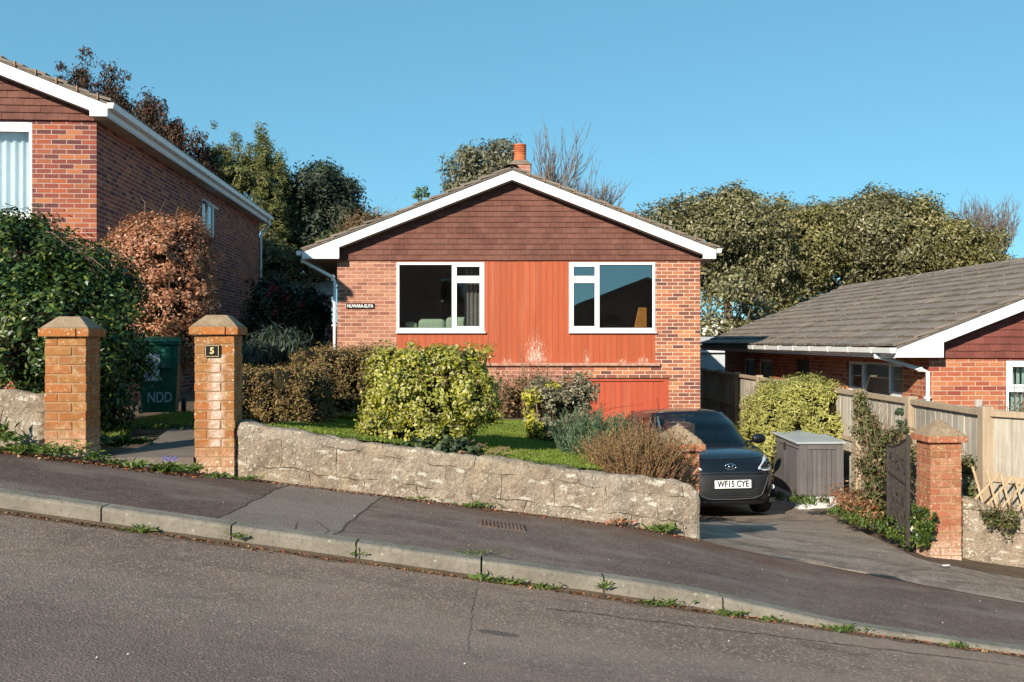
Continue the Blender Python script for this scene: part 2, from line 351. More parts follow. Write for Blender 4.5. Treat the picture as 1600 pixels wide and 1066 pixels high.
def pillar_brick(name, cols, bloom, stripe=None, base=0):
    m = NT(name); v = m.co('Object'); n = len(cols)
    c = m.ramp(island(m), [((i+.5)/n, q) for i, q in enumerate(cols)])
    a = m.noise(v, 9, 6, .7); f = m.noise(v, 45, 4, .7)
    c = m.mix(c, (.24, .13, .05), m.ramp(a, [(.42, 0), (.66, .8)])); c = m.mix(c, (.52, .38, .22), m.ramp(m.noise(v, 16, 6, .8), [(.52, 0), (.66, .6)]))
    c = m.mix(c, (.72, .60, .45), m.math('MULTIPLY', m.ramp(m.math('ADD', m.vor(v, 24), m.math('MULTIPLY', m.noise(v, 70, 4, .8), .5)), [(.42, .9), (.50, 0)]), m.ramp(m.noise(v, 3.3, 4), [(.45, 0), (.6, bloom)])))
    sx = m.n('SeparateXYZ'); m.l(v, sx.inputs[0])
    if stripe:
        st = m.math('ABSOLUTE', m.math('ADD', m.math('SUBTRACT', sx.outputs['X'], stripe[0]), m.math('MULTIPLY', m.math('SUBTRACT', a, .5), .2)))
        zz = m.math('MULTIPLY', m.math('GREATER_THAN', sx.outputs['Z'], stripe[1]), m.math('LESS_THAN', sx.outputs['Z'], stripe[2]))
        c = m.mix(c, (.70, .60, .52), m.math('MULTIPLY', m.math('MULTIPLY', m.ramp(st, [(.02, .95), (.085, 0)]), zz), m.ramp(f, [(.3, 1), (.62, .35)])))
    c = m.mix(c, (.66, .54, .42), m.math('MULTIPLY', m.ramp(m.math('ADD', sx.outputs['Z'], m.math('MULTIPLY', a, .25)), [(.12, .8), (.42, 0)]), m.ramp(f, [(.4, 1), (.6, .2)])))
    m.bump(m.math('ADD', a, f), .5, .006)
    return m.fin(c, .9, .2)
OR = [(.33,.115,.035),(.42,.145,.038),(.29,.13,.055),(.38,.125,.040),(.35,.15,.048)]
M_PILL1 = pillar_brick('pillar_brick_orange', OR, .8)
M_PILL2 = pillar_brick('pillar_brick_limed', OR, 1, (.02, .25, 1.02))
M_PILL3 = pillar_brick('pillar_brick_red', [(.36,.11,.065),(.43,.15,.085),(.31,.095,.06),(.42,.18,.11)], 1)
M_MORTAR = simple('mortar', (.36, .22, .12), .95, .2, 12)

def tile_mat(name, cols, moss=.0, pale=.3):
    m = NT(name); v = m.co('Object'); n = len(cols)
    c = m.ramp(island(m), [((i+.5)/n, q) for i, q in enumerate(cols)])
    a = m.noise(v, 1.6, 6, .7); f = m.noise(v, 18, 5, .7)
    c = m.mix(c, tuple(x*.55 for x in cols[0]), m.ramp(a, [(.45, 0), (.7, .8)]))
    if pale: c = m.mix(c, (.40, .36, .31), m.ramp(f, [(.58, 0), (.72, pale)]))
    if moss: c = m.mix(c, (.13, .11, .05), m.ramp(m.noise(v, 6, 6, .75), [(.5, 0), (.66, moss)]))
    m.bump(f, .5, .006); return m.fin(c, .88, .2)
M_ROOF = tile_mat('roof_tile', [(.225,.185,.155),(.265,.22,.185),(.20,.165,.14),(.245,.20,.165)], .25, .5)
M_HANG = tile_mat('hung_tile', [(.165,.070,.052),(.19,.084,.062),(.145,.060,.047),(.175,.078,.058)], .0, .10)
M_HANGR = tile_mat('hung_tile_red', [(.19,.062,.047),(.21,.072,.055),(.17,.055,.042)], .0, .06)
M_WHITE = simple('white_plastic', (.80, .81, .80), .35, .04, 3)
M_WHITE2 = simple('white_paint_board', (.76, .77, .78), .5, .06, 2)
M_GREYPL = simple('grey_plastic', (.045, .05, .055), .45, .2, 3)
M_SOFFIT = simple('soffit_board', (.42, .38, .34), .7, .1, 3)
M_GLASS = glass_mat('window_glass', (.90, .92, .90), 1.0, .10)
M_GLASSD = glass_mat('car_glass', (.42, .47, .48), .8, .02)
M_GLASSC = glass_mat('clear_glass', (.93, .96, .97), .8, .02)

def painted_wood(name, col, peel=True, plank=.118):
    m = NT(name); uv = m.co('UV'); sx = m.n('SeparateXYZ'); m.l(uv, sx.inputs[0]); ob = m.co('Object')
    pl = m.math('FLOOR', m.math('DIVIDE', sx.outputs['X'], plank)); wn_ = m.n('TexWhiteNoise'); wn_.noise_dimensions = '1D'; m.l(pl, wn_.inputs['W'])
    c = m.ramp(wn_.outputs['Value'], [(0, tuple(x*.90 for x in col)), (.5, col), (1, tuple(min(1, x*1.05) for x in col))])
    st = m.noise(m.co('Object', (14, 14, .8)), 2, 5, .6)
    c = m.mix(c, tuple(x*.72 for x in col), m.ramp(st, [(.45, 0), (.75, .7)]))
    c = m.mix(c, (.52, .19, .11), m.ramp(m.noise(m.co('Object', (5, 5, .35)), 1.4, 4), [(.5, 0), (.75, .35)]))
    if peel:
        def gauss(x0, w, top, zb=-.46):
            d = m.math('ABSOLUTE', m.math('SUBTRACT', sx.outputs['X'], x0)); a = m.ramp(m.math('DIVIDE', d, w), [(.2, 1), (1, 0)])
            h = m.math('SUBTRACT', sx.outputs['Y'], zb); b = m.ramp(m.math('DIVIDE', h, top), [(.0, 1), (1, 0)])
            return m.math('MULTIPLY', a, b)
        g = m.math('MAXIMUM', m.math('MAXIMUM', gauss(.47, .42, 1.15), gauss(1.52, .13, .5)), m.math('MAXIMUM', gauss(2.25, .2, .22), gauss(2.65, .28, .28)))
        g = m.math('MAXIMUM', g, gauss(-.1, .3, .2))
        pn = m.noise(m.co('Object', (9, 9, 1.5)), 6, 7, .8)
        mask = m.ramp(m.math('ADD', m.math('MULTIPLY', g, .25), pn), [(.685, 0), (.72, .85)])
        c = m.mix(c, (.66, .52, .42), mask)
        base = m.math('LESS_THAN', sx.outputs['Y'], -.40)
        c = m.mix(c, (.36, .08, .036), m.math('MULTIPLY', base, .6))
    m.bump(st, .2, .004)
    return m.fin(c, .55, .35)
M_REDWOOD = painted_wood('red_painted_boards', (.41, .086, .030))
M_REDDOOR = painted_wood('red_painted_door', (.44, .080, .036), False, .11)
M_SILLW = concrete('worn_sill', (.38, .13, .08), (.50, .34, .25), 0, .1, 4)

def wood(name, c0, c1, ax=(18, 18, 1.2)):
    m = NT(name); v = m.co('Object', ax); n = m.noise(v, 2, 6, .65, .6); b = m.noise(m.co('Object'), 1.5, 4)
    c = m.mix(c0, c1, m.ramp(n, [(.35, 0), (.65, 1)])); c = m.mix(c, tuple(x*.6 for x in c0), m.ramp(b, [(.5, 0), (.72, .6)]))
    i = m.ramp(island(m), [(0, .8), (1, 1.1)]); c = m.mix(c, i, 1, 'MULTIPLY')
    m.bump(n, .4, .004); return m.fin(c, .85, .2)
M_FPOST = wood('fence_post_wood', (.38, .285, .19), (.50, .395, .28))
M_FPANEL = wood('fence_panel_wood', (.37, .325, .26), (.52, .475, .40))
M_TRELLIS = wood('trellis_wood', (.42, .30, .17), (.58, .44, .28))
M_OLDWOOD = wood('old_wood', (.22, .12, .06), (.36, .22, .12), (2, 18, 18))
M_BOXW = wood('grey_resin_panel', (.115, .105, .105), (.165, .15, .15))
M_BOXL = simple('grey_resin_lid', (.34, .37, .38), .5, .08, 3)
M_IRON = simple('black_iron', (.035, .028, .024), .5, .4, 20, .5)
M_TERRA = simple('terracotta', (.50, .14, .055), .8, .25, 9)
M_FLAUNCH = concrete('chimney_mortar', (.17, .12, .085), (.26, .20, .15), .3, .3, 3)
M_BIN = simple('green_plastic', (.016, .10, .060), .42, .25, 5)
M_RUB = simple('black_rubber', (.02, .02, .02), .85, .3, 30)
M_BLACK = simple('black_gloss', (.012, .012, .013), .3, .1, 5)
M_TEXTW = simple('white_letters', (.80, .80, .76), .6, .05, 5)
M_GOLD = simple('gold_letters', (.62, .50, .24), .4, .1, 5)
M_ROOM = simple('room_plaster', (.46, .44, .41), .9, .05, 2)
M_CARPET = simple('room_carpet', (.28, .24, .20), .95, .2, 20)
M_SOFA = simple('pale_green_fleece', (.42, .55, .42), .95, .2, 30, .1, 0, .6)
M_CURT = simple('grey_curtain', (.22, .21, .21), .9, .1, 3)
M_NET = simple('net_curtain', (.72, .78, .80), .9, .06, 2)
M_BLIND = simple('blind_fabric', (.45, .62, .54), .8, .06, 2)
M_AMBER = simple('amber_wood', (.50, .22, .05), .5, .2, 8)
M_SHED = simple('shed_render', (.42, .40, .37), .9, .15, 3)
M_RUST = simple('rusty_iron', (.13, .085, .068), .85, .4, 12)
M_BARK = concrete('bark', (.10, .075, .055), (.17, .135, .10), .2, .3, 2)
M_BARKP = concrete('pale_bark', (.26, .21, .16), (.36, .30, .24), .2, .1, 2)
M_TWIG = simple('twigs', (.20, .13, .08), .9, .3, 5)
M_CORE = simple('shrub_shade_core', (.018, .015, .008), .95, .4, 8, .1)  # near-black solid blobs, the shade between the leaves put into the colour

# ------------------------------------------------------------------ ground levels (camera is z = 0)
def street(x): return -1.566 - .141 * clamp(x, -14, 14)
def pave(x, y=7): 
    t = ss(.9, 2.4, x); return street(x) + mix(.112, .024, t)
def wall_y(x): return 7.7 + .086 * (x + 2.43)
def drive(x, y):
    t = clamp((y - 7.8) / 4.8); z = mix(pave(x), -2.45, t ** 1.5)
    if y > 12.6: z = mix(-2.45, -2.84, clamp((y - 12.6) / 6))
    return z
def xb(y): return 1.56 - .045 * (y - 8)
def garden(x, y):
    t = clamp((y - 8) / 10); g = mix(-1.03 - .14 * clamp(x, -3, 3), -1.42, t); b = ss(-2.7, -2.05, x)
    return mix(-.985, g, b)
def ground(x, y):
    if y < 6.05: return street(x)
    if y < wall_y(clamp(x, -20, 1.7)) + .20 and x < 3.9: return pave(x)
    if x < xb(y) - .22 or x < .8 and y > 18: z = garden(x, y)
    elif x < xb(y): z = mix(garden(x, y), drive(x, y), (x - xb(y) + .22) / .22)
    else:
        z = drive(x, y)
        if y < 9.6 and x > 4: z = mix(pave(x), z, .3)
        z += .06 * ss(4.1, 4.6, x) * ss(9.3, 10, y)
        if y < wall_y(1.7) and y > 6: z = pave(x) if y < 7.8 else z
    if y > 30: z = mix(z, .6 + .02 * (y - 30), ss(30, 42, y))
    return z
def sheet(name, mat, xs, ys, fz, dz, label=None, keep=None, kind='structure', parent=None):
    mb = MB(); P = [[(x, y, fz(x, y) + dz) for y in ys] for x in xs]
    mb.grid(P, 0, False, (lambda i, j: not keep((xs[i]+xs[i+1])/2, (ys[j]+ys[j+1])/2)) if keep else None)
    o = mb.build(name, mat, fixn=False, kind=kind, smooth=True); 
    return o
def lin(a, b, s): n = max(1, int(round((b - a) / s))); return [a + (b - a) * i / n for i in range(n + 1)]
gx = [-400, -150, -60, -40, -28, -20, -15, -12, -10] + lin(-8.5, 8.5, .17) + [10, 12, 15, 20, 28, 40, 60, 150, 400]
gy = [-300, -100, -50, -30, -18, -12, -6, 0, 3, 5] + lin(5.9, 20, .17) + [21, 22, 24, 26, 28, 30, 32, 34, 36, 38, 40, 44, 50, 70, 120, 400, 900]
sheet('ground', M_SOIL, gx, gy, ground, -.045)
sheet('road', M_ROAD, lin(-15, 15, .5), lin(-11, 6.0, .5), lambda x, y: street(x), 0)
# pavement: strip from the kerb to the walls
mb = MB(); P = []
for x in lin(-15, 15, .15):
    yb = wall_y(x) + .03 if x < 1.65 else mix(wall_y(1.65), 7.5, ss(1.65, 4.5, x))
    if -3.44 < x < -2.60: yb = 7.67
    P.append([(x, mix(6.13, yb, j / 6), pave(x) + .0) for j in range(7)])
mb.grid(P); mb.build('pavement', M_PAVE, fixn=False, kind='structure', smooth=True)
# kerb
mb = MB()
joints = [PX(q, 6) for q in (-1500, -1290, -1080, -870, -660, -450, -240, -40, 158, 361, 556, 752, 944, 1130, 1320, 1510, 1700, 1900, 2110, 2320, 2530)]
for a, b in zip(joints, joints[1:]):
    n = 6; pr = []
    for i in range(n + 1):
        x = mix(a + .006, b - .006, i / n); zt = pave(x) + .006 + .003 * noise.noise(Vector((x * 3, 1, 0))); zb = street(x) - .1
        w = .004 * noise.noise(Vector((x * 5, 7, 2)))
        pr.append([(x, 6.0 + w, zb), (x, 6.0 + w, zt - .022), (x, 6.006 + w, zt - .008), (x, 6.020 + w, zt), (x, 6.135, zt), (x, 6.135, zb)])
    mb.grid(pr, 0); mb.poly(pr[0]); mb.poly(pr[-1])
mb.build('kerb', M_KERB, kind='structure')
# driveway sheet
dry = lin(7.5, 18.82, .2); 
mb = MB(); P = []
def dr_right(y): return (mix(4.05, 4.5, clamp((y - 9.4) / 3.7)) if y > 9.35 else mix(7.5, 4.05, ss(7.6, 9.2, y))) + .03 * noise.noise(Vector((y * 2.3, 0, 3)))
for y in dry:
    xl = max(xb(y), 1.66 if y < 8.4 else 0) + (.0 if y > 7.9 else 0); xr = dr_right(y)
    row = []
    for i in range(25):
        x = mix(xl, xr, i / 24); yy = y if y > 7.95 else max(y, (mix(wall_y(1.65), 7.5, ss(1.65, 4.5, x))) )
        row.append((x, yy, drive(x, yy) + .004))
    P.append(row)
mb.grid(P); mb.build('driveway', M_DRIVE, kind='structure', smooth=True, fixn=False)
# entrance path
mb = MB(); P = []
for y in lin(7.66, 11.5, .2):
    t = ss(8.2, 10.5, y); P.append([(mix(-3.36, -3.75, t) + (0.73 + .25 * t) * i / 6, y, -.962) for i in range(7)])
mb.grid(P); mb.poly([(-3.36, 7.66, -.962), (-2.63, 7.66, -.962), (-2.63, 7.66, -1.25), (-3.36, 7.66, -1.25)])
mb.build('path', M_PATH, kind='structure', fixn=False)
# lawn
M_LAWNB = NT('lawn_soil'); vv = M_LAWNB.co('Object')
M_LAWNB = M_LAWNB.fin(M_LAWNB.mix((.10, .16, .03), (.18, .20, .06), M_LAWNB.ramp(M_LAWNB.noise(vv, 3, 5), [(.35, 0), (.65, 1)])), .95, .1)
def lawn_in(x, y): return x > -2.6 + .05*(y-8) and x < xb(y) - .75 and y > wall_y(x) + .22 and y < 15.4
sheet('lawn', M_LAWNB, lin(-2.6, 1.5, .1), lin(7.8, 15.5, .15), garden, .0, keep=lawn_in)

# ------------------------------------------------------------------ leaves
def leaf_arrays(P, N, size, asp, long_dir=None, bend=.12):
    n = len(P); N = N / (np.linalg.norm(N, axis=1, keepdims=True) + 1e-9)
    t = nr.normal(size=(n, 3)) if long_dir is None else long_dir + nr.normal(size=(n, 3)) * .25
    u = t - N * np.sum(t * N, axis=1, keepdims=True); u /= (np.linalg.norm(u, axis=1, keepdims=True) + 1e-9)
    w = np.cross(N, u); s = size[:, None]
    V = np.empty((n, 4, 3), dtype=np.float32)
    V[:, 0] = P - u * s * .5; V[:, 2] = P + u * s * .5 - N * s * bend
    V[:, 1] = P + w * s * asp * .5 + N * s * bend * .6; V[:, 3] = P - w * s * asp * .5 + N * s * bend * .6
    return V.reshape(-1, 3), np.arange(n * 4).reshape(n, 4)

def crown(blobs, n, size, asp=.55, clump=.25, nclump=None, up=.25, shell=.55, out=.7, rand=.55, droop=None, flat=1.0, seed=None, zmin=None):
    """leaf clumps through the volume of several ellipsoids"""
    B = np.array(blobs, dtype=float); vol = (B[:, 3] * B[:, 4] * B[:, 5]) ** .75; pr = vol / vol.sum()
    nclump = nclump or max(8, n // 45)
    bi = nr.choice(len(B), nclump, p=pr); d = nr.normal(size=(nclump, 3)); d /= np.linalg.norm(d, axis=1, keepdims=True)
    r = (shell + (1 - shell) * nr.rand(nclump) ** .6) * (1 + .07 * np.clip(nr.normal(size=nclump), -1.5, 1.3))
    cc = B[bi, :3] + d * r[:, None] * B[bi, 3:6]
    keep = np.ones(nclump, bool)                      # drop clumps deep inside another blob
    for k in range(len(B)):
        q = np.linalg.norm((cc - B[k, :3]) / B[k, 3:6], axis=1); keep &= ~((q < shell * .62) & (bi != k))
    cc = cc[keep]; bi = bi[keep]; wt = .4 + nr.rand(len(cc)); wt /= wt.sum()
    ci = nr.choice(len(cc), n, p=wt); cs = clump * (.6 + .8 * nr.rand(len(cc)))
    off = np.clip(nr.normal(size=(n, 3)), -1.5, 1.5) * cs[ci][:, None] * np.array([1, 1, flat]) * .55
    P = cc[ci] + off; c0 = B[bi[ci], :3]; o = (P - c0) / B[bi[ci], 3:6] ** 1.0
    o /= (np.linalg.norm(o, axis=1, keepdims=True) + 1e-9)
    lo = off / (np.linalg.norm(off, axis=1, keepdims=True) + 1e-9)
    N = o * out + lo * .5 + nr.normal(size=(n, 3)) * rand + np.array([0, 0, up])
    if zmin is not None:
        k = P[:, 2] > zmin; P = P[k]; N = N[k]; o = o[k]; n = len(P)
    S_ = size * (.6 + .8 * nr.rand(n))
    ld = None
    if droop == 'out': ld = o + np.array([0, 0, .3])
    if droop == 'up': ld = np.tile(np.array([0, 0, 1.]), (n, 1)) + o * .5
    V, Q = leaf_arrays(P, N, S_, asp, ld)
    return V, Q, cc
def join(*vq):
    Vs = []; Qs = []; b = 0
    for V, Q in vq: Vs.append(V); Qs.append(Q + b); b += len(V)
    return np.concatenate(Vs), np.concatenate(Qs)
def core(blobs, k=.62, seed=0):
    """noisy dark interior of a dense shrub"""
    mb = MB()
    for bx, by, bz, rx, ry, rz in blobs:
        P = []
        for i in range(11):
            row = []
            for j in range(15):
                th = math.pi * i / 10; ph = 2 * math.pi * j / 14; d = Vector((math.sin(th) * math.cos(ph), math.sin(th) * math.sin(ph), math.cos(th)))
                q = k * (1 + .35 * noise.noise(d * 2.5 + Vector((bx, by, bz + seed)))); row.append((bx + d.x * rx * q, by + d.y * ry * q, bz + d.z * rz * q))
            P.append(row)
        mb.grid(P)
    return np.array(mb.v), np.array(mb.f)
def shrub(name, label, cat, blobs, n, size, mat, asp=.55, clump=.12, k=.62, stems=None, stem_mat=None, extra=None, group=None, twigs=0, twig_len=.3, **kw):
    base = Vector((np.mean([b[0] for b in blobs]), np.mean([b[1] for b in blobs]), min(b[2] - b[5] for b in blobs)))
    e = empty(name, base, 0, label, cat, group)
    V, Q, cc = crown(blobs, n, size, asp, clump, **kw); parts = [(V, Q)]; mi = [0] * len(Q)
    if k:
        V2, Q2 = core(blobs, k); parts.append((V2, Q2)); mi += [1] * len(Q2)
    if extra: 
        for (Vx, Qx) in extra: parts.append((Vx, Qx)); mi += [0] * len(Qx)
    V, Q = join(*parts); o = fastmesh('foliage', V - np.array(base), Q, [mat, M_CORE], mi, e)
    mb = MB(); 
    for i in range(5 if stems is None else stems):
        c = cc[rnd.randrange(len(cc))]; b0 = base + Vector((rnd.uniform(-.08, .08), rnd.uniform(-.08, .08), .0))
        m_ = (b0 + Vector(c)) / 2 + Vector((rnd.uniform(-.08, .08), rnd.uniform(-.08, .08), .05))
        mb.tube([b0 - base, m_ - base, Vector(c) - base], [.018, .012, .005], 5)
    for i in range(twigs):
        c = Vector(cc[rnd.randrange(len(cc))]); bl = blobs[rnd.randrange(len(blobs))]; d = (c - Vector(bl[:3])); d.z = abs(d.z) + .15; d.normalize()
        d += Vector((rnd.gauss(0, .35), rnd.gauss(0, .35), rnd.gauss(.2, .3))); L = twig_len * rnd.uniform(.4, 1.2)
        p1 = c + d * L * .5 + Vector((rnd.gauss(0, .03),) * 3); mb.tube([c - base, p1 - base, c + d * L + Vector((0, 0, -.05 * L)) - base], [.005, .004, .0015], 4, cap=False)
    if mb.f: mb.build('stem', stem_mat or M_TWIG, e)
    return e

def tree(name, label, x, y, z0, blobs, n, size, mat, asp=.5, clump=.6, trunk_r=.25, limbs=12, bark=None, cat='tree', group=None, hgt=None, fork=None, rag=22, **kw):
    e = empty(name, (x, y, z0), 0, label, cat, group); base = Vector((x, y, z0))
    blobs = list(blobs)
    for _ in range(rag):
        q = blobs[rnd.randrange(len(blobs))]; a = rnd.uniform(.05, math.pi - .05); u = rnd.uniform(.75, 1.12); kx = rnd.uniform(.14, .30)
        blobs.append((q[0] + q[3] * math.cos(a) * u, q[1] - q[4] * rnd.uniform(-.2, .7), q[2] + q[5] * math.sin(a) * u, q[3] * kx, q[4] * .25, q[5] * kx * rnd.uniform(.9, 1.5)))
    V, Q, cc = crown(blobs, n, size, asp, clump, **kw); fastmesh('crown', V - np.array(base), Q, mat, None, e)
    mb = MB(); top = Vector((np.mean([b[0] for b in blobs]), np.mean([b[1] for b in blobs]), np.mean([b[2] for b in blobs])))
    fk = base + (top - base) * (fork or .45) + Vector((rnd.uniform(-.2, .2), 0, 0)); mid = (base + fk) / 2 + Vector((rnd.uniform(-.15, .15), rnd.uniform(-.1, .1), 0))
    mb.tube([Vector((0, 0, -.3)), mid - base, fk - base], [trunk_r * 1.2, trunk_r, trunk_r * .8], 8)
    for i in range(limbs):
        c = Vector(cc[rnd.randrange(len(cc))]); m1 = fk.lerp(c, .4) + Vector((rnd.gauss(0, .25), rnd.gauss(0, .25), rnd.gauss(0, .2))); m2 = fk.lerp(c, .75) + Vector((rnd.gauss(0, .2), rnd.gauss(0, .2), rnd.gauss(0.1, .15)))
        mb.tube([fk - base, m1 - base, m2 - base, c - base], [trunk_r * .55, trunk_r * .35, trunk_r * .2, trunk_r * .06], 6, cap=False)
    mb.build('trunk', bark or M_BARK, e, smooth=True)
    return e

def bare_tree(name, label, x, y, z0, h, spread, seed, r0=.14, depth=6, lean=(0, 0), mat=None, group=None, nb=3, ang=26):
    rr = random.Random(seed); e = empty(name, (x, y, z0), 0, label, 'tree', group); mt = MB(); mt2 = MB()
    def rec(p, d, L, r, k):
        mb = mt if k >= depth - 1 else mt2
        p1 = p + d * L * .5 + Vector((rr.gauss(0, .04), rr.gauss(0, .04), 0)) * L; d2 = (d + Vector((rr.gauss(0, .12), rr.gauss(0, .12), .12))).normalized(); p2 = p1 + d2 * L * .5
        mb.tube([p, p1, p2], [r, r * .88, r * .76], 5 if k > 2 else 4, cap=False)
        if k == 0: return
        for i in range(nb if k > 1 else 2):
            a = R(ang) * rr.uniform(.5, 1.5); ax = Vector((rr.gauss(0, 1), rr.gauss(0, 1), rr.gauss(0, .4))).normalized()
            dn = (Matrix.Rotation(a, 3, ax) @ d2); dn = (dn + Vector((0, 0, .18))).normalized()
            rec(p1.lerp(p2, rr.uniform(.3, 1)), dn, L * rr.uniform(.62, .88), r * .66, k - 1)
    rec(Vector((0, 0, 0)), Vector((lean[0], lean[1], 1)).normalized(), h, r0, depth)
    mt.build('trunk', mat or M_BARKP, e, smooth=True, fixn=False); mt2.build('branches', mat or M_BARKP, e, smooth=True, fixn=False)
    return e

# ------------------------------------------------------------------ text
def text_mesh(body, size, name, mat, parent, loc, rot, offset=.0, depth=.002, sx=1, align='CENTER', label=None, shear=0):
    cu = bpy.data.curves.new(name, 'FONT'); cu.body = body; cu.size = size; cu.align_x = align; cu.align_y = 'CENTER'; cu.offset = offset; cu.extrude = depth; cu.shear = shear
    t = bpy.data.objects.new(name, cu); C.objects.link(t); dg = bpy.context.evaluated_depsgraph_get(); dg.update()
    me = bpy.data.meshes.new_from_object(t.evaluated_get(dg)); C.objects.unlink(t); bpy.data.objects.remove(t)
    me.name = name; me.materials.clear(); me.materials.append(mat)
    o = bpy.data.objects.new(name, me); C.objects.link(o); o.parent = parent; o.location = loc; o.rotation_euler = rot; o.scale = (sx, 1, 1)
    return tag(o, label)

def clip(poly, a, b, c):
    """keep a*x+b*z<=c"""
    out = []; n = len(poly)
    for i in range(n):
        p, q = poly[i], poly[(i + 1) % n]; fp = a*p[0] + b*p[1] - c; fq = a*q[0] + b*q[1] - c
        if fp <= 0: out.append(p)
        if fp * fq < 0: t = fp / (fp - fq); out.append((mix(p[0], q[0], t), mix(p[1], q[1], t)))
    return out
def rects_minus(x0, x1, z0, z1, holes):
    xs = sorted(set([x0, x1] + [clamp(v, x0, x1) for h in holes for v in h[:2]])); zs = sorted(set([z0, z1] + [clamp(v, z0, z1) for h in holes for v in h[2:]]))
    out = []
    for a, b in zip(xs, xs[1:]):
        for c, d in zip(zs, zs[1:]):
            mx, mz = (a+b)/2, (c+d)/2
            if not any(h[0] < mx < h[1] and h[2] < mz < h[3] for h in holes): out.append((a, b, c, d))
    return out

# ------------------------------------------------------------------ houses (one design, three times)
SL = .39; WL, WR, EL, ER, LEN = -3.545, 3.818, -4.20, 4.08, 12.5
ZR = 3.49; ZT = 1.636                     # ridge top, underside of the hung tiles
def zroof(x): return ZR - SL * abs(x)
def window(parent, x0, x1, z0, z1, y, split, big, name='window', sill=True, rails=(), glass=None, frame=None, y_in=.0, ov=.0):
    """frame with fixed and opening lights; split = list of (xa, xb, za, zb, is_sash)"""
    fr = frame or M_WHITE; gl = glass or M_GLASS; t = .055
    mb = MB(); mb.box(x0, x1, y, y + .07, z1 - t, z1); mb.box(x0, x1, y, y + .07, z0, z0 + t + .02); mb.box(x0, x0 + t, y, y + .07, z0 + t + .02, z1 - t); mb.box(x1 - t, x1, y, y + .07, z0 + t + .02, z1 - t)
    for (a, b, c, d) in rails: mb.box(a, b, y + .002, y + .068, c, d)
    w = mb.build(name, fr, parent, bevel=.006)
    for (a, b, c, d, sash) in split:
        if sash:
            q = MB(); s = .05; yy = y - .016
            q.box(a, b, yy, yy + .05, d - s, d); q.box(a, b, yy, yy + .05, c, c + s); q.box(a, a + s, yy, yy + .05, c + s, d - s); q.box(b - s, b, yy, yy + .05, c + s, d - s)
            q.build('sash', fr, w, bevel=.006); p = MB(); p.box(a + s, b - s, yy + .022, yy + .028, c + s, d - s); p.build('pane', gl, w)
            g = MB(); g.box(a+s-.006, b-s+.006, yy+.012, yy+.02, d-s-.007, d-s); g.box(a+s-.006, b-s+.006, yy+.012, yy+.02, c+s, c+s+.007); g.box(a+s-.006, a+s+.006, yy+.0125, yy+.0195, c+s+.003, d-s-.003); g.box(b-s-.006, b-s+.006, yy+.0125, yy+.0195, c+s+.003, d-s-.003); g.build('gasket', M_BLACK, w)
        else:
            p = MB(); p.box(a, b, y + .032, y + .038, c, d); p.build('pane', gl, w)
            g = MB(); e = .008
            g.box(a, b, y+.012, y+.03, d-e, d); g.box(a, b, y+.012, y+.03, c, c+e); g.box(a, a+e, y+.012, y+.03, c+e, d-e); g.box(b-e, b, y+.012, y+.03, c+e, d-e); g.build('gasket', M_BLACK, w)
    if sill:
        s = MB(); s.box(x0 - .01, x1 + .03, y - .055, y + .02, z0 - .035, z0 - .003); s.build('sill', fr, w, bevel=.008)
    return w

def roof_tiles(mb, sgn, y0, y1, x_out, zr=ZR, L=.345, w=.30, jit=1., moss=True):
    """interlocking tiles laid course by course on one slope (sgn = +1 right, -1 left)"""
    th = math.atan(SL); U = Vector((sgn * math.cos(th), 0, -math.sin(th))); N = Vector((sgn * math.sin(th), 0, math.cos(th)))
    tot = x_out / math.cos(th); n = int(round(tot / L)); L = tot / n; ny = int(round((y1 - y0) / w)); w = (y1 - y0) / ny
    for k in range(n):
        for j in range(ny):
            a = Vector((0, y0 + j * w + (.004), zr)); s0, s1 = k * L - .02, (k + 1) * L + .03
            dz = jit * rnd.gauss(0, .0035); dt = jit * rnd.gauss(0, .004); ds = jit * rnd.gauss(0, .006)
            wv = w - .008
            P = []
            for (s, yy, h) in ((s0, 0, -.045), (s1 + ds, 0, -.012 + dz - dt), (s1 + ds, wv, -.012 + dz + dt), (s0, wv, -.045)):
                P.append(a + U * s + Vector((0, yy, 0)) + N * h)
            T = []
            for (s, yy, h) in ((s0, 0, -.010), (s1 + ds, 0, .028 + dz - dt), (s1 + ds, wv, .028 + dz + dt), (s0, wv, -.010)):
                T.append(a + U * s + Vector((0, yy, 0)) + N * h)
            mb.hexa(P + T)
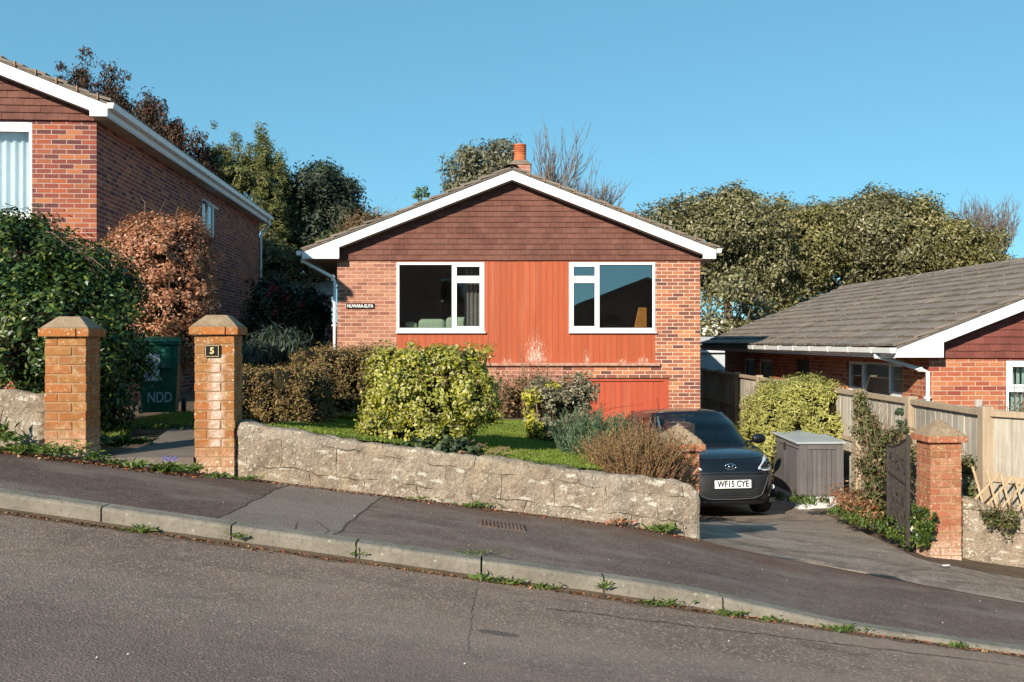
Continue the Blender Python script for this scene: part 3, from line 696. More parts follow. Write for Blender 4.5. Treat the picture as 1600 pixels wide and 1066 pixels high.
def house(name, label, org, rz, dz, base, brick, hang, roof_m, holes=(), left_holes=(), right_holes=(), front_brick=None, down='L', gut_dark=None):
    e = empty(name, (org[0], org[1], dz), rz, label, 'house')
    t = .22; zb = base
    # walls
    mb = MB()
    for (a, b, c, d) in rects_minus(WL, WR, zb, ZT + .05, holes): mb.box(a, b, 0, t, c, d)
    for (a, b, c, d) in rects_minus(t, LEN, zb, ZT + .25, left_holes): mb.box(WL, WL + t, a, b, c, d)
    for (a, b, c, d) in rects_minus(t, LEN, zb, ZT + .25, right_holes): mb.box(WR - t, WR, a, b, c, d)
    mb.box(WL + t, WR - t, LEN - t, LEN, zb, ZT + .1)
    mb.prism([(WL + .05, ZT + .05), (WR - .05, ZT + .05), (WR - .05, zroof(WR) - .25), (0, ZR - .14), (WL + .05, zroof(WL) - .25)], .02, t)
    mb.prism([(WL + .05, ZT + .1), (WR - .05, ZT + .1), (WR - .05, zroof(WR) - .25), (0, ZR - .14), (WL + .05, zroof(WL) - .25)], LEN - t, LEN - .02)
    mb.build('wall', brick, e)
    # hung tiles on the gable
    mb = MB(); ph = .1105; k = 0; z = ZT
    while z < ZR - .3:
        x = WL + .03 - (.0825 if k % 2 else 0) - .165
        while x < WR + .2:
            po = [(x + .0015, z + (rnd.gauss(0, .0015))), (x + .1635, z + rnd.gauss(0, .0015)), (x + .1635, z + ph + .02), (x + .0015, z + ph + .02)]
            po = clip(po, -1, 0, -(WL + .06)); po = clip(po, 1, 0, WR - .02) if po else po
            if po: po = clip(po, SL, 1, ZR - .20)
            if po: po = clip(po, -SL, 1, ZR - .20)
            # winchester cut at the right verge
            xr = (ZR - .20 - z) / SL
            if po and xr < WR - .1 and True:
                po = clip(po, 1, -1.6, xr - .30 - 1.6 * z)
            elif po: po = clip(po, 1, -1.6, WR - .02 - 1.6 * z + .0)
            if po and len(po) >= 3:
                o_ = rnd.gauss(0, .0015); n = len(po)
                fr = [(px_, -.030 + (pz_ - z) / (ph + .02) * .022 + o_ - .012, pz_) for px_, pz_ in po]; bk = [(px_, .01, pz_) for px_, pz_ in po]
                b = len(mb.v); mb.v += fr + bk; mb.f.append(tuple(b + i for i in range(n))); mb.m.append(0)
                for i in range(n): j = (i + 1) % n; mb.f.append((b + i, b + n + i, b + n + j, b + j)); mb.m.append(0)
            x += .165
        k += 1; z += ph
    mb.prism([(WL + .06, ZT + .02), (WR - .02, ZT + .02), (WR - .02, zroof(WR) - .21), (0, ZR - .21), (WL + .06, zroof(WL) - .21)], -.012, .019, 1)
    mb.build('gable_tiles', [hang, M_HANGB], e, fixn=True)
    # roof
    rf = MB(); roof_tiles(rf, 1, -.32, LEN + .2, ER + .03); roof_tiles(rf, -1, -.32, LEN + .2, -EL + .03)
    r = rf.build('roof', roof_m, e, fixn=False)
    dk = MB(); th = .05
    dk.prism([(EL, zroof(EL) - .055), (0, ZR - .055), (ER, zroof(ER) - .055), (ER, zroof(ER) - .09), (0, ZR - .11), (EL, zroof(EL) - .09)], -.25, LEN + .17); dk.build('roof_deck', M_OLDWOOD, r)
    rg = MB(); y = -.32
    while y < LEN + .1:
        P = [[(.15 * math.cos(a), yy, ZR - .05 + .085 * math.sin(a) + h) for yy, h in ((y, .005), (y + .44, 0))] for a in [math.pi * i / 8 for i in range(9)]]
        rg.grid(P); y += .45
    rg.build('ridge_tiles', roof_m, r, smooth=False)
    ud = MB()                                        # mortar under the verge
    for s_ in (1, -1):
        X = ER if s_ > 0 else EL
        pts = [(0, ZR - .035), (X, zroof(X) - .035), (X, zroof(X) - .07), (0, ZR - .07)]; ud.prism(pts, -.305, -.25)
    ud.build('verge_mortar', M_MORTV, r)
    # verge clips on the right slope
    for i in range(13):
        vc = MB(); x = .35 + i * .30; z0 = zroof(x); vc.box(x - .008, x + .008, -.335, -.29, z0 - .06, z0 + .022); vc.build('verge_clip', M_MORTAR, r)
    # barge boards with box ends
    bb = MB(); y0, y1 = -.28, -.25; d = .205
    for X, W_ in ((EL, WL), (ER, WR)):
        s_ = 1 if X > 0 else -1; xi = W_ + (.02 if s_ < 0 else -.01)
        xi = W_ + .09 if s_ < 0 else W_ - .0
        bb.prism([(0, ZR - .06), (xi, zroof(xi) - .06), (xi, zroof(xi) - .06 - d), (0, ZR - .06 - d - .0)], y0, y1)
        zbx = ZT + .01
        bb.prism([(xi, zroof(xi) - .06), (X, zroof(X) - .06), (X, zbx), (xi, zbx)], y0 - .004, y1)
    bb.build('barge_board', M_WHITE2, e, bevel=.004)
    # soffits and gutters
    gable_so = MB()
    for X, W_ in ((EL, WL), (ER, WR)):
        so_ = MB(); fa = MB(); gu = MB(); gd = MB()
        s_ = 1 if X > 0 else -1; a, b = (X, W_) if s_ < 0 else (W_, X)
        so_.box(a, b, -.245, LEN + .13, ZT + .012, ZT + .03)
        fa.box(min(X, X - s_*.02), max(X, X - s_*.02), -.248, LEN + .13, ZT + .0, zroof(X) - .062)
        gx0, gx1 = (X - .112, X - .002) if s_ < 0 else (X + .002, X + .112)
        zt = zroof(X) - .055; h = .085
        prof = [(gx0, zt), (gx0 + .018 * 1, zt - h), (gx1 - .018, zt - h), (gx1, zt), (gx1 - .006, zt), (gx1 - .022, zt - h + .006), (gx0 + .022, zt - h + .006), (gx0 + .006, zt)]
        ys = -.32; ye = LEN + .16
        if gut_dark and s_ < 0: gu.prism(prof, ys, gut_dark); gd.prism(prof, gut_dark + .002, ye)
        else: gu.prism(prof, ys, ye)
        gu.prism(prof[:4], ys - .004, ys + .001)
        y = .4
        while y < LEN:
            q = [(gx0 - .005, zt + .004), (gx0 + .012, zt - h - .006), (gx1 - .012, zt - h - .006), (gx1 + .004, zt + .004)]; (gd if gut_dark and s_ < 0 and y > gut_dark - .03 else gu).prism(q, y, y + .03); y += .95
        so_.build('soffit', M_SOFFIT, e); fa.build('fascia', M_WHITE2, e); gu.build('gutter', M_WHITE, e, bevel=.003)
        if gd.f: gd.build('gutter', M_GREYPL, e, label='dark grey rear length of gutter')
    gable_so.prism([(WL + .10, zroof(WL+.1) - .27), (0, ZR - .27), (WR, zroof(WR) - .27), (WR, zroof(WR) - .255), (0, ZR - .255), (WL + .10, zroof(WL+.1) - .255)], -.248, -.048)
    gable_so.build('gable_soffit', M_SOFFIT, e)
    return e
M_HANGB = simple('tile_backing', (.03, .02, .018), .9); M_MORTV = simple('verge_mortar', (.15, .12, .095), .95, .3, 10)

# --- centre house
BW = -1.6
lw = (-2.34, -.56, .19, 1.60); rw = (1.156, 2.905, .19, 1.60)
hole_panel = (-2.34, 2.905, -.44, 1.64)
gar = (1.05, 3.18, -2.95, -.76)
H = house('bungalow', 'red brick bungalow with orange-red boarded front, brown tiled gable and garage below', (0, 18.83), 0, 0, -3.1, M_BRICK, M_HANG, M_ROOF,
          holes=[hole_panel, gar])
# faded brick panel at the left (skin in front of the same wall)
mb = MB(); mb.box(WL - .002, -2.342, -.004, .05, -1.6, ZT - .002); mb.box(-2.342, 1.04, -.004, .05, -1.6, -.475); mb.build('weathered_brickwork', M_BRICKF, H)
# boarded panel with real v-grooves
mb = MB()
def boards(mb, x0, x1, z0, z1, y, step=.118, depth=.03, off=0):
    k = math.ceil((x0 - off) / step) - 1
    while off + k * step < x1:
        a, b = max(x0, off + k * step + .0018), min(x1, off + (k + 1) * step - .0018)
        if b - a > .01: mb.box(a, b, y - rnd.uniform(0, .0015), y + depth, z0, z1)
        k += 1
for (a, b, c, d) in rects_minus(-2.34, 2.905, -.44, 1.636, [lw, rw]): boards(mb, a, b, c, d, .0)
bk = MB()
for (a, b, c, d) in rects_minus(-2.34, 2.905, -.44, 1.636, [lw, rw]): bk.box(a, b, .026, .08, c, d)
mb.build('boarding', M_REDWOOD, H); bk.build('boarding_back', M_REDDOOR, H)
mb = MB(); mb.box(-2.36, 3.0, -.075, .06, -.505, -.442); mb.build('ledge', M_SILLW, H, bevel=.01)
sx_ = -.56 - .64
window(H, *lw, -.012, [(lw[0] + .055, sx_ - .02, .265, 1.545, 0), (sx_ + .03, lw[1] - .045, 1.27, 1.555, 1), (sx_ + .03, lw[1] - .045, .25, 1.225, 1)], 0, rails=[(sx_ - .02, sx_ + .04, .265, 1.545), (sx_ + .04, lw[1] - .055, 1.22, 1.275)])
sx2 = 1.156 + .60
window(H, *rw, -.012, [(sx2 + .02, rw[1] - .055, .265, 1.545, 0), (rw[0] + .045, sx2 - .03, 1.27, 1.555, 1), (rw[0] + .045, sx2 - .03, .25, 1.225, 1)], 0, rails=[(sx2 - .04, sx2 + .02, .265, 1.545), (rw[0] + .055, sx2 - .04, 1.22, 1.275)])
# garage door
mb = MB(); mb.box(gar[0], gar[1], .02, .14, gar[3] - .055, gar[3] - .003); mb.box(gar[0], gar[0] + .07, .02, .14, -2.95, gar[3] - .055); mb.box(gar[1] - .10, gar[1], .02, .14, -2.95, gar[3] - .055)
g = mb.build('garage_door_frame', M_REDDOOR, H, bevel=.004); mb = MB(); boards(mb, gar[0] + .07, gar[1] - .10, -2.84, gar[3] - .06, .055, .11, .03, .02); mb.box(gar[0] + .07, gar[1] - .10, .082, .11, -2.84, gar[3] - .06); mb.build('garage_door', M_REDDOOR, H)
mb = MB(); mb.box(gar[0] - .1, gar[1] + .02, -.006, .2, gar[3], gar[3] + .012); mb.build('lintel', M_IRON, H)
# rooms behind the glass
mb = MB(); mb.box(WL + .25, WR - .25, .25, 5.0, -.46, -.40); mb.build('floor', M_CARPET, H)
mb = MB(); mb.box(WL + .23, WR - .23, 4.6, 4.7, -.4, ZT); mb.box(.1, .2, .25, 4.6, -.4, ZT); mb.box(WL + .23, WR - .23, .1, 5, ZT, ZT + .05); mb.box(WL+.222, WL+.24, .22, 4.6, -.4, ZT); mb.box(WR-.24, WR-.222, .22, 4.6, -.4, ZT); mb.build('inner_walls', M_ROOM, H)
def curtain(mb, x0, x1, y, z0, z1, amp=.03, per=.09):
    n = int((x1 - x0) / .012); P = []
    for i in range(n + 1):
        x = mix(x0, x1, i / n); o = amp * math.sin(2 * math.pi * x / per + 1.2 * math.sin(x * 9)) ; P.append([(x, y + o, z0), (x, y + o * .6, z1)])
    mb.grid(P)
mb = MB(); curtain(mb, -.98, -.64, .30, -.3, 1.55); mb.build('curtain', M_CURT, H, smooth=True)
mb = MB(); curtain(mb, -1.62, -1.5, 2.6, -.3, 1.5); mb.build('curtain', M_CURT, H, smooth=True)
# chimney
mb = MB(); mb.box(-.06, .42, 2.2, 2.72, 3.0, 4.02); ch = mb.build('chimney', M_BRICKF, H, bevel=.01)
mb = MB(); mb.hexa([(-.09, 2.17, 4.0), (.45, 2.17, 4.0), (.45, 2.75, 4.0), (-.09, 2.75, 4.0), (.04, 2.3, 4.13), (.33, 2.3, 4.13), (.33, 2.62, 4.13), (.04, 2.62, 4.13)]); mb.build('flaunching', M_FLAUNCH, ch, bevel=.02)
mb = MB(); pot = [(.150, 4.08), (.146, 4.16), (.135, 4.24), (.128, 4.28), (.138, 4.285)]
for i in range(4): z = 4.29 + i * .045; pot += [(.140, z), (.140, z + .026), (.122, z + .029), (.122, z + .044)]
pot += [(.142, 4.47), (.142, 4.50), (.11, 4.502), (.10, 4.42)]
mb.lathe(pot, (.185, 2.46, 0), 20); mb.build('chimney_pot', M_TERRA, ch, smooth=False)
# downpipe with swan neck
def downpipe(par, pts, r=.034, mat=None, clips=()):
    mb = MB(); mb.tube(pts, r, 10); 
    for p in pts[1:3]: mb.tube([(p[0], p[1], p[2] - .04), (p[0], p[1], p[2] + .04)], r * 1.25, 10)
    for z in clips: q = pts[-1]; mb.box(q[0] - r * 1.6, q[0] + r * 1.6, q[1] - r * .5, q[1] + r * 1.5, z, z + .03)
    return mb.build('downpipe', mat or M_WHITE, par, smooth=True)
downpipe(H, [(EL - .05, -.02, 1.76), (EL - .04, -.02, 1.62), (WL - .10, -.0, 1.30), (WL - .055, .0, 1.22), (WL - .055, 0, -1.5)], clips=(-.9, .3))
mb = MB(); mb.box(-3.36, -2.79, -.028, -.006, .655, .765); npl = mb.build('name_plate', M_BLACK, H, bevel=.003)
text_mesh('NUWARA-ELIYA', .095, 'lettering', M_TEXTW, npl, (-3.075, -.03, .708), (R(90), 0, 0), offset=.0015, sx=.76)

# --- left house (rotated a little; its gable front is cut by the frame)
OL = Vector((-6.38, 14.25)); thL = R(4.1)
ox = OL.x - WR * math.cos(thL); oy = OL.y - WR * math.sin(thL)
lhw = (.95, 2.86, .19 - .04, 1.62)
HL = house('neighbouring_house', 'taller red brick house at left with net-curtained front window and long shaded side wall', (ox, oy), thL, 1.74, -3.0, M_BRICKL, M_HANG, M_ROOF,
           holes=[lhw], right_holes=[(6.2, 7.25, .62, 1.40)])
window(HL, *lhw, .02, [(lhw[0] + .055, lhw[1] - .055, lhw[2] + .075, lhw[3] - .16, 0)], 0, rails=[(lhw[0] + .055, lhw[1] - .055, lhw[3] - .16, lhw[3] - .055)], glass=M_GLASSC)
mb = MB(); curtain(mb, lhw[0] - .1, lhw[1] + .05, .22, lhw[2], lhw[3], .028, .11); mb.build('net_curtain', M_NET, HL, smooth=True)
mb = MB(); mb.box(lhw[0] - .2, lhw[1] + .2, .6, .65, lhw[2] - .2, lhw[3] + .1); mb.build('inner_wall', M_ROOM, HL)
# side window with open top light
mb = MB(); X = WR - .06
mb.box(X, X + .06, 6.2, 7.25, .62, .68); mb.box(X, X + .06, 6.2, 7.25, 1.34, 1.40); mb.box(X, X + .06, 6.2, 6.26, .68, 1.34); mb.box(X, X + .06, 7.19, 7.25, .68, 1.34); mb.box(X, X + .06, 6.68, 6.74, .68, 1.34)
w_ = mb.build('window', M_WHITE, HL, bevel=.005); mb = MB(); mb.box(X + .02, X + .03, 6.26, 7.19, .68, 1.34); mb.build('pane', M_GLASS, w_)
mb = MB(); P = [(WR + .01, 6.24, 1.37), (WR + .01, 6.72, 1.37), (WR + .22, 6.72, 1.22), (WR + .22, 6.24, 1.22)]
mb.hexa([p for p in P] + [(p[0] + .02, p[1], p[2] + .03) for p in P]); mb.build('open_sash', M_WHITE, w_)
mb = MB(); mb.box(WR - .3, WR - .28, 6.0, 7.4, .5, 1.5); mb.build('inner_wall', M_ROOM, HL)
mb = MB(); mb.box(WR + .001, WR + .05, 7.6, 7.72, -1.0, -.86); mb.box(WR + .01, WR + .07, 7.63, 7.69, -.97, -.89); mb.build('wall_vent', M_WHITE2, HL, bevel=.01)
downpipe(HL, [(ER + .05, LEN - .1, 1.78), (ER + .04, LEN - .1, 1.62), (WR + .10, LEN - .02, 1.38), (WR + .05, LEN - .02, 1.3), (WR + .05, LEN - .02, -1.3)])

# --- right house
thR = R(1.5); OR_ = Vector((6.52, 14.5)); ox = OR_.x - WL * math.cos(thR); oy = OR_.y - WL * math.sin(thR)
rhw = (WL + 1.22, WL + 3.3, .10, 1.60)
HR = house('neighbouring_bungalow', 'low red brick bungalow at right, large grey-brown tiled roof and white guttering', (ox, oy), thR, -1.90, -1.2, M_BRICKR, M_HANGR, M_ROOF,
           holes=[rhw], left_holes=[(.95, 3.35, -.9, 1.52), (8.0, 9.2, .2, 1.45), (9.5, 10.6, .2, 1.45), (5.4, 6.3, -.9, 1.5)], gut_dark=7.5)
window(HR, *rhw, .02, [(rhw[0] + .055, rhw[0] + .70, 1.17, 1.545, 1), (rhw[0] + .055, rhw[0] + .70, .16, 1.11, 0), (rhw[0] + .76, rhw[1] - .055, .16, 1.545, 0)], 0, rails=[(rhw[0] + .70, rhw[0] + .76, .175, 1.545), (rhw[0] + .055, rhw[0] + .70, 1.10, 1.17)], glass=M_GLASSC)
mb = MB(); x = rhw[0]
while x < rhw[1]:
    mb.box(x, x + .075, .20, .203, .1, 1.6, 0, Matrix.Translation((x + .04, .2, 0)) @ Matrix.Rotation(R(25), 4, 'Z') @ Matrix.Translation((-x - .04, -.2, 0))); x += .088
mb.build('vertical_blinds', M_BLIND, HR)
mb = MB(); mb.box(rhw[0] - .3, rhw[1] + .1, .9, .95, -.2, 1.6); mb.box(WL + .5, WL + .55, .3, 12, -1.1, 1.6); mb.build('inner_walls', M_ROOM, HR)
# side glazing: white patio door between two narrow lights
mb = MB(); X = WL + .05
def sbox(a, b, c, d, dx=.06): mb.box(X, X + dx, a, b, c, d)
for a, b in ((.95, 1.01), (1.50, 1.58), (2.66, 2.74), (3.29, 3.35)): sbox(a, b, -.9, 1.52)
sbox(1.01, 1.50, 1.46, 1.52); sbox(1.58, 2.66, 1.48, 1.52); sbox(2.74, 3.29, 1.46, 1.52); sbox(1.01, 1.50, .95, 1.03); sbox(2.74, 3.29, .95, 1.03); sbox(1.01, 1.5, -.9, -.1); sbox(2.74, 3.29, -.9, -.1)
w_ = mb.build('glazed_screen', M_WHITE, HR, bevel=.006); mb = MB(); mb.box(X + .025, X + .032, 1.01, 3.29, -.1, 1.47); mb.build('pane', M_GLASSC, w_)
mb = MB(); mb.box(X + .2, X + .21, 1.0, 3.3, -.9, 1.5); mb.build('blind', M_BLIND, w_)
for a, b in ((8.0, 9.2), (9.5, 10.6)):
    mb = MB(); sbox(a, a + .05, .2, 1.45); sbox(b - .05, b, .2, 1.45); sbox(a + .05, b - .05, .2, .26); sbox(a + .05, b - .05, 1.39, 1.45); q = mb.build('window', M_WHITE2, HR, bevel=.005)
    mb = MB(); mb.box(X + .02, X + .03, a + .05, b - .05, .26, 1.39); mb.build('pane', M_GLASS, q)
mb = MB(); mb.box(X, X + .05, 5.4, 6.3, -.9, 1.5); mb.build('side_door', M_GREYPL, HR, bevel=.006)
downpipe(HR, [(EL - .05, .35, 1.76), (EL - .03, .35, 1.66), (WL - .12, .05, 1.46), (WL - .05, -.045, 1.42), (WL - .045, -.045, -1.2)], clips=(1.0,))
mb = MB(); mb.box(WL + .70, WL + .80, -.10, -.002, .86, .99); q = mb.build('wall_lamp', M_SOFFIT, HR, bevel=.02); mb = MB(); mb.box(WL + .715, WL + .785, -.105, -.02, .82, .858); mb.build('lamp_glass', M_BLACK, q)
mb = MB(); mb.box(WL + .655, WL + .78, -.014, -.003, .66, .84); q = mb.build('number_plate', M_BLACK, HR); text_mesh('6', .19, 'numeral', M_TEXTW, q, (WL + .717, -.017, .745), (R(90), 0, 0), offset=.004)

# --- white flat-roofed outbuilding and shed far behind
e = empty('outbuilding', (PX(1120, 31), 31, -2.5), 0, 'white flat-roofed outbuilding with grey edge, glimpsed between the two bungalows', 'outbuilding')
mb = MB(); mb.box(-1.2, 1.3, 0, 5, 0, 2.42); mb.build('wall', simple('pale_render', (.46, .50, .53), .8, .1, 1), e)
mb = MB(); mb.box(-1.3, 1.4, -.1, 5.1, 2.42, 2.64); mb.build('roof', M_BOXL, e, bevel=.02)
mb = MB(); mb.box(-1.28, 1.38, -.14, -.105, 2.12, 2.40); mb.build('fascia', M_WHITE2, e)
e = empty('garden_shed', (PX(483, 27), 27, -1.4), R(8), 'small rendered shed with stone-tiled roof behind the bungalow downpipe', 'shed')
mb = MB(); mb.box(-.75, .5, 0, 1.6, 0, 2.72); mb.box(.5, .56, -.02, 1.62, 0, 2.72); mb.build('wall', M_BRICKL, e)
mb = MB(); mb.box(.15, .5, -.02, -.002, .9, 2.6); mb.build('render_patch', M_SHED, e)
mb = MB()
for i in range(6):
    for j in range(4): x = -.95 + i * .28; mb.hexa([(x, -.2 + j * .5, 2.70 + j * .14), (x + .27, -.2 + j * .5, 2.70 + j * .14), (x + .27, .34 + j * .5, 2.84 + j * .14), (x, .34 + j * .5, 2.84 + j * .14), (x, -.2 + j * .5, 2.75 + j * .14), (x + .27, -.2 + j * .5, 2.75 + j * .14), (x + .27, .34 + j * .5, 2.87 + j * .14), (x, .34 + j * .5, 2.87 + j * .14)])
mb.build('roof', M_ROOF, e)

# --- houses across the road, behind the viewpoint (they show in the window glass)
def opp(name, label, x, y, w, ze, sl, L=10, base=-2.2):
    e = empty(name, (x, y, base), 0, label, 'house'); zr = ze + sl * w / 2; b = base
    mb = MB(); mb.prism([(-w/2 + .3, 0), (w/2 - .3, 0), (w/2 - .3, ze - b), (0, zr - b - .1), (-w/2 + .3, ze - b)], -L, 0); mb.build('wall', M_BRICKL, e)
    mb = MB(); mb.prism([(-w/2, ze - b - .05), (0, zr - b), (w/2, ze - b - .05), (w/2, ze - b - .2), (0, zr - b - .15), (-w/2, ze - b - .2)], -L - .2, .2); mb.build('roof', M_ROOF, e)
    mb = MB(); 
    for sx in (-1, 1): mb.box(sx * w * .25 - .7, sx * w * .25 + .7, 0.0, .03, ze - b - 1.7, ze - b - .35)
    mb.build('window', M_GLASS, e)
opp('opposite_bungalow', 'brick bungalow across the road, its gable mirrored in the right-hand front window', 7.7, -15, 9.5, 1.9, .36)
opp('opposite_house', 'taller house across the road, its roof mirrored in the left-hand front window', -6.6, -15, 13, 3.9, .42)
opp('opposite_long_house', 'brick house set back across the road, mirrored low between the others', 1.5, -24, 16, 1.6, .15)

# --- things inside the windows
e = empty('sofa', (-1.55, 19.25, -.40), 0, 'pale green sofa whose plump back cushions show inside the left front window', 'sofa')
mb = MB(); mb.box(-.72, .72, 0, .85, .0, .42); mb.build('base', M_SOFA, e, bevel=.08, seg=3)
for x0, x1, zt in ((-.70, -.42, .80), (-.40, .16, .86), (.17, .72, .90)):
    mb = MB(); mb.box(x0, x1, .0, .22, .40, zt); o = mb.build('back_cushion', M_SOFA, e, bevel=.09, seg=4)
e = empty('wooden_chair', (2.66, 19.3, -.40), R(15), 'amber wooden chair back just inside the right-hand corner of the right front window', 'chair')
mb = MB(); mb.box(-.20, .2, -.2, .2, .43, .47); mb.build('seat', M_AMBER, e, bevel=.01)
mb = MB(); mb.hexa([(-.12, .1, .5), (.2, .1, .5), (.2, .14, .5), (-.12, .14, .5), (.02, .1, 1.1), (.2, .1, 1.1), (.2, .14, 1.1), (.02, .14, 1.1)]); mb.build('backrest', M_AMBER, e, bevel=.01)
for sx in (-1, 1):
    for sy in (-1, 1): mb = MB(); mb.box(sx*.17-.018, sx*.17+.018, sy*.17-.018, sy*.17+.018, 0, .43); mb.build('leg', M_AMBER, e)

# ------------------------------------------------------------------ brick pillars
def pillar(name, label, x, y, z0, z1, rz, mat, w=.3275, capstyle='flat', cat='gate pillar', caph=.105, overh=.036, capz=.0):
    """x, y = centre; shaft of pinwheel-bonded bricks from z0 to z1, cap brick course, concrete cap"""
    e = empty(name, (x, y, z0), rz, label, cat); mb = MB(); h = w / 2; n = int(round((z1 - z0) / .0765)); p = (z1 - z0) / n
    for k in range(-2, n):
        z = k * p; fl = k % 2
        for q in range(4):
            M = Matrix.Rotation(q * math.pi / 2, 4, 'Z'); j = lambda: rnd.gauss(0, .0022)
            a, b = (-h, h - .1025 - .010) if fl else (-h + .1025 + .010, h)
            a += abs(j()); b -= abs(j())
            o = j(); s = .007; y0 = -h + o
            if fl: mb.hexa([(a, y0, z + .005), (b, y0 + j(), z + .005), (b, -h + .1025, z + .005), (a, -h + .1025, z + .005), (a, y0 + j(), z + p - .005), (b, y0, z + p - .005), (b, -h + .1025, z + p - .005), (a, -h + .1025, z + p - .005)], 0, M)
            else: mb.hexa([(a, y0, z + .005), (b, y0 + j(), z + .005), (b, -h + .1025, z + .005), (a, -h + .1025, z + .005), (a, y0, z + p - .005), (b, y0 + j(), z + p - .005), (b, -h + .1025, z + p - .005), (a, -h + .1025, z + p - .005)], 0, M)
    sh = mb.build('shaft', mat, e, bevel=.005)
    mb = MB(); mb.box(-h + .006, h - .006, -h + .006, h - .006, -.2, z1 - z0 - .001); mb.build('mortar', M_MORTAR, sh)
    mb = MB(); H2 = h + overh; zc = z1 - z0
    for q in range(4):
        M = Matrix.Rotation(q * math.pi / 2, 4, 'Z'); mb.box(-H2 + .001, H2 - .107, -H2 + rnd.gauss(0, .002), -H2 + .10, zc + .004, zc + .070, 0, M)
    mb.build('cap_course', mat, e, bevel=.006)
    mb = MB(); b0 = zc + .066; 
    if capstyle == 'flat':
        a = H2 - .012; t = .085
        mb.box(-a, a, -a, a, b0, b0 + .012); mb.hexa([(-a, -a, b0 + .012), (a, -a, b0 + .012), (a, a, b0 + .012), (-a, a, b0 + .012), (-t, -t, b0 + caph), (t, -t, b0 + caph), (t, t, b0 + caph), (-t, t, b0 + caph)])
        mb.box(-H2 + .03, H2 - .03, -H2 + .03, H2 - .03, b0 - .03, b0)
        mb.build('cap', M_CAP, e, bevel=.010)
    else:
        a = H2 - .006; N = 12; P = []
        for i in range(N + 1):
            row = []
            for j in range(N + 1):
                u, v = -1 + 2 * i / N, -1 + 2 * j / N; m_ = max(abs(u), abs(v)); hh = caph * (1 - m_) + (.018 if m_ < .999 else 0)
                if capstyle == 'rough': hh += .018 * (1 - m_ * .6) * noise.noise(Vector((u * 2.3, v * 2.3, 3.1))) + .010 * noise.noise(Vector((u * 7, v * 7, 1)))
                row.append((u * a, v * a, b0 + max(0, hh)))
            P.append(row)
        mb.grid(P); mb.build('cap', M_CAP, e, fixn=False)
    return e
rw_ = R(4.9)
def topz(py, D): return PZ(py, D)
P1 = pillar('gate_pillar', 'orange brick gate pillar between the laurel and the path, without a number', PX(99.5, 7.55), 7.55 + .16, pave(PX(99, 7.6)) - .02, PZ(527, 7.55), rw_, M_PILL1)
P2 = pillar('gate_pillar', 'orange brick gate pillar with number 5 plaque and white lime stain', PX(332.5, 7.7), 7.70 + .16, pave(PX(332, 7.7)) - .02, PZ(524, 7.7), rw_, M_PILL2)
P3 = pillar('gate_pillar', 'brick pillar with pointed cap behind the stone wall end, half hidden by brown bush', PX(1060, 8.8), 8.80, drive(1.6, 8.8) - .1, PZ(706, 8.62), R(2), M_PILL3, capstyle='pyr', caph=.17, overh=.05)
P4 = pillar('gate_pillar', 'red brick pillar with rough domed cap beside the iron gate at right', PX(1478, 9.6) + .0, 9.6 + .165, pave(4.4) - .06, PZ(692, 9.6), R(1.4), M_PILL3, capstyle='rough', caph=.15, overh=.045)
# number plaque
mb = MB(); mb.box(-.062, .062, -.182, -.168, .0, .105); q = mb.build('plaque', M_BLACK, P2, loc=(-.015, 0, PZ(558.5, 7.7) - P2.location.z), bevel=.008)
mb = MB(); 
for a in ((-.054, .054, .006, .010), (-.054, .054, .095, .099), (-.054, -.050, .010, .095), (.050, .054, .010, .095)): mb.box(a[0], a[1], -.1835, -.182, a[2], a[3])
mb.build('plaque_border', M_GOLD, q); text_mesh('5', .072, 'numeral', M_GOLD, q, (0, -.184, .053), (R(90), 0, 0), offset=.0025, depth=.001)

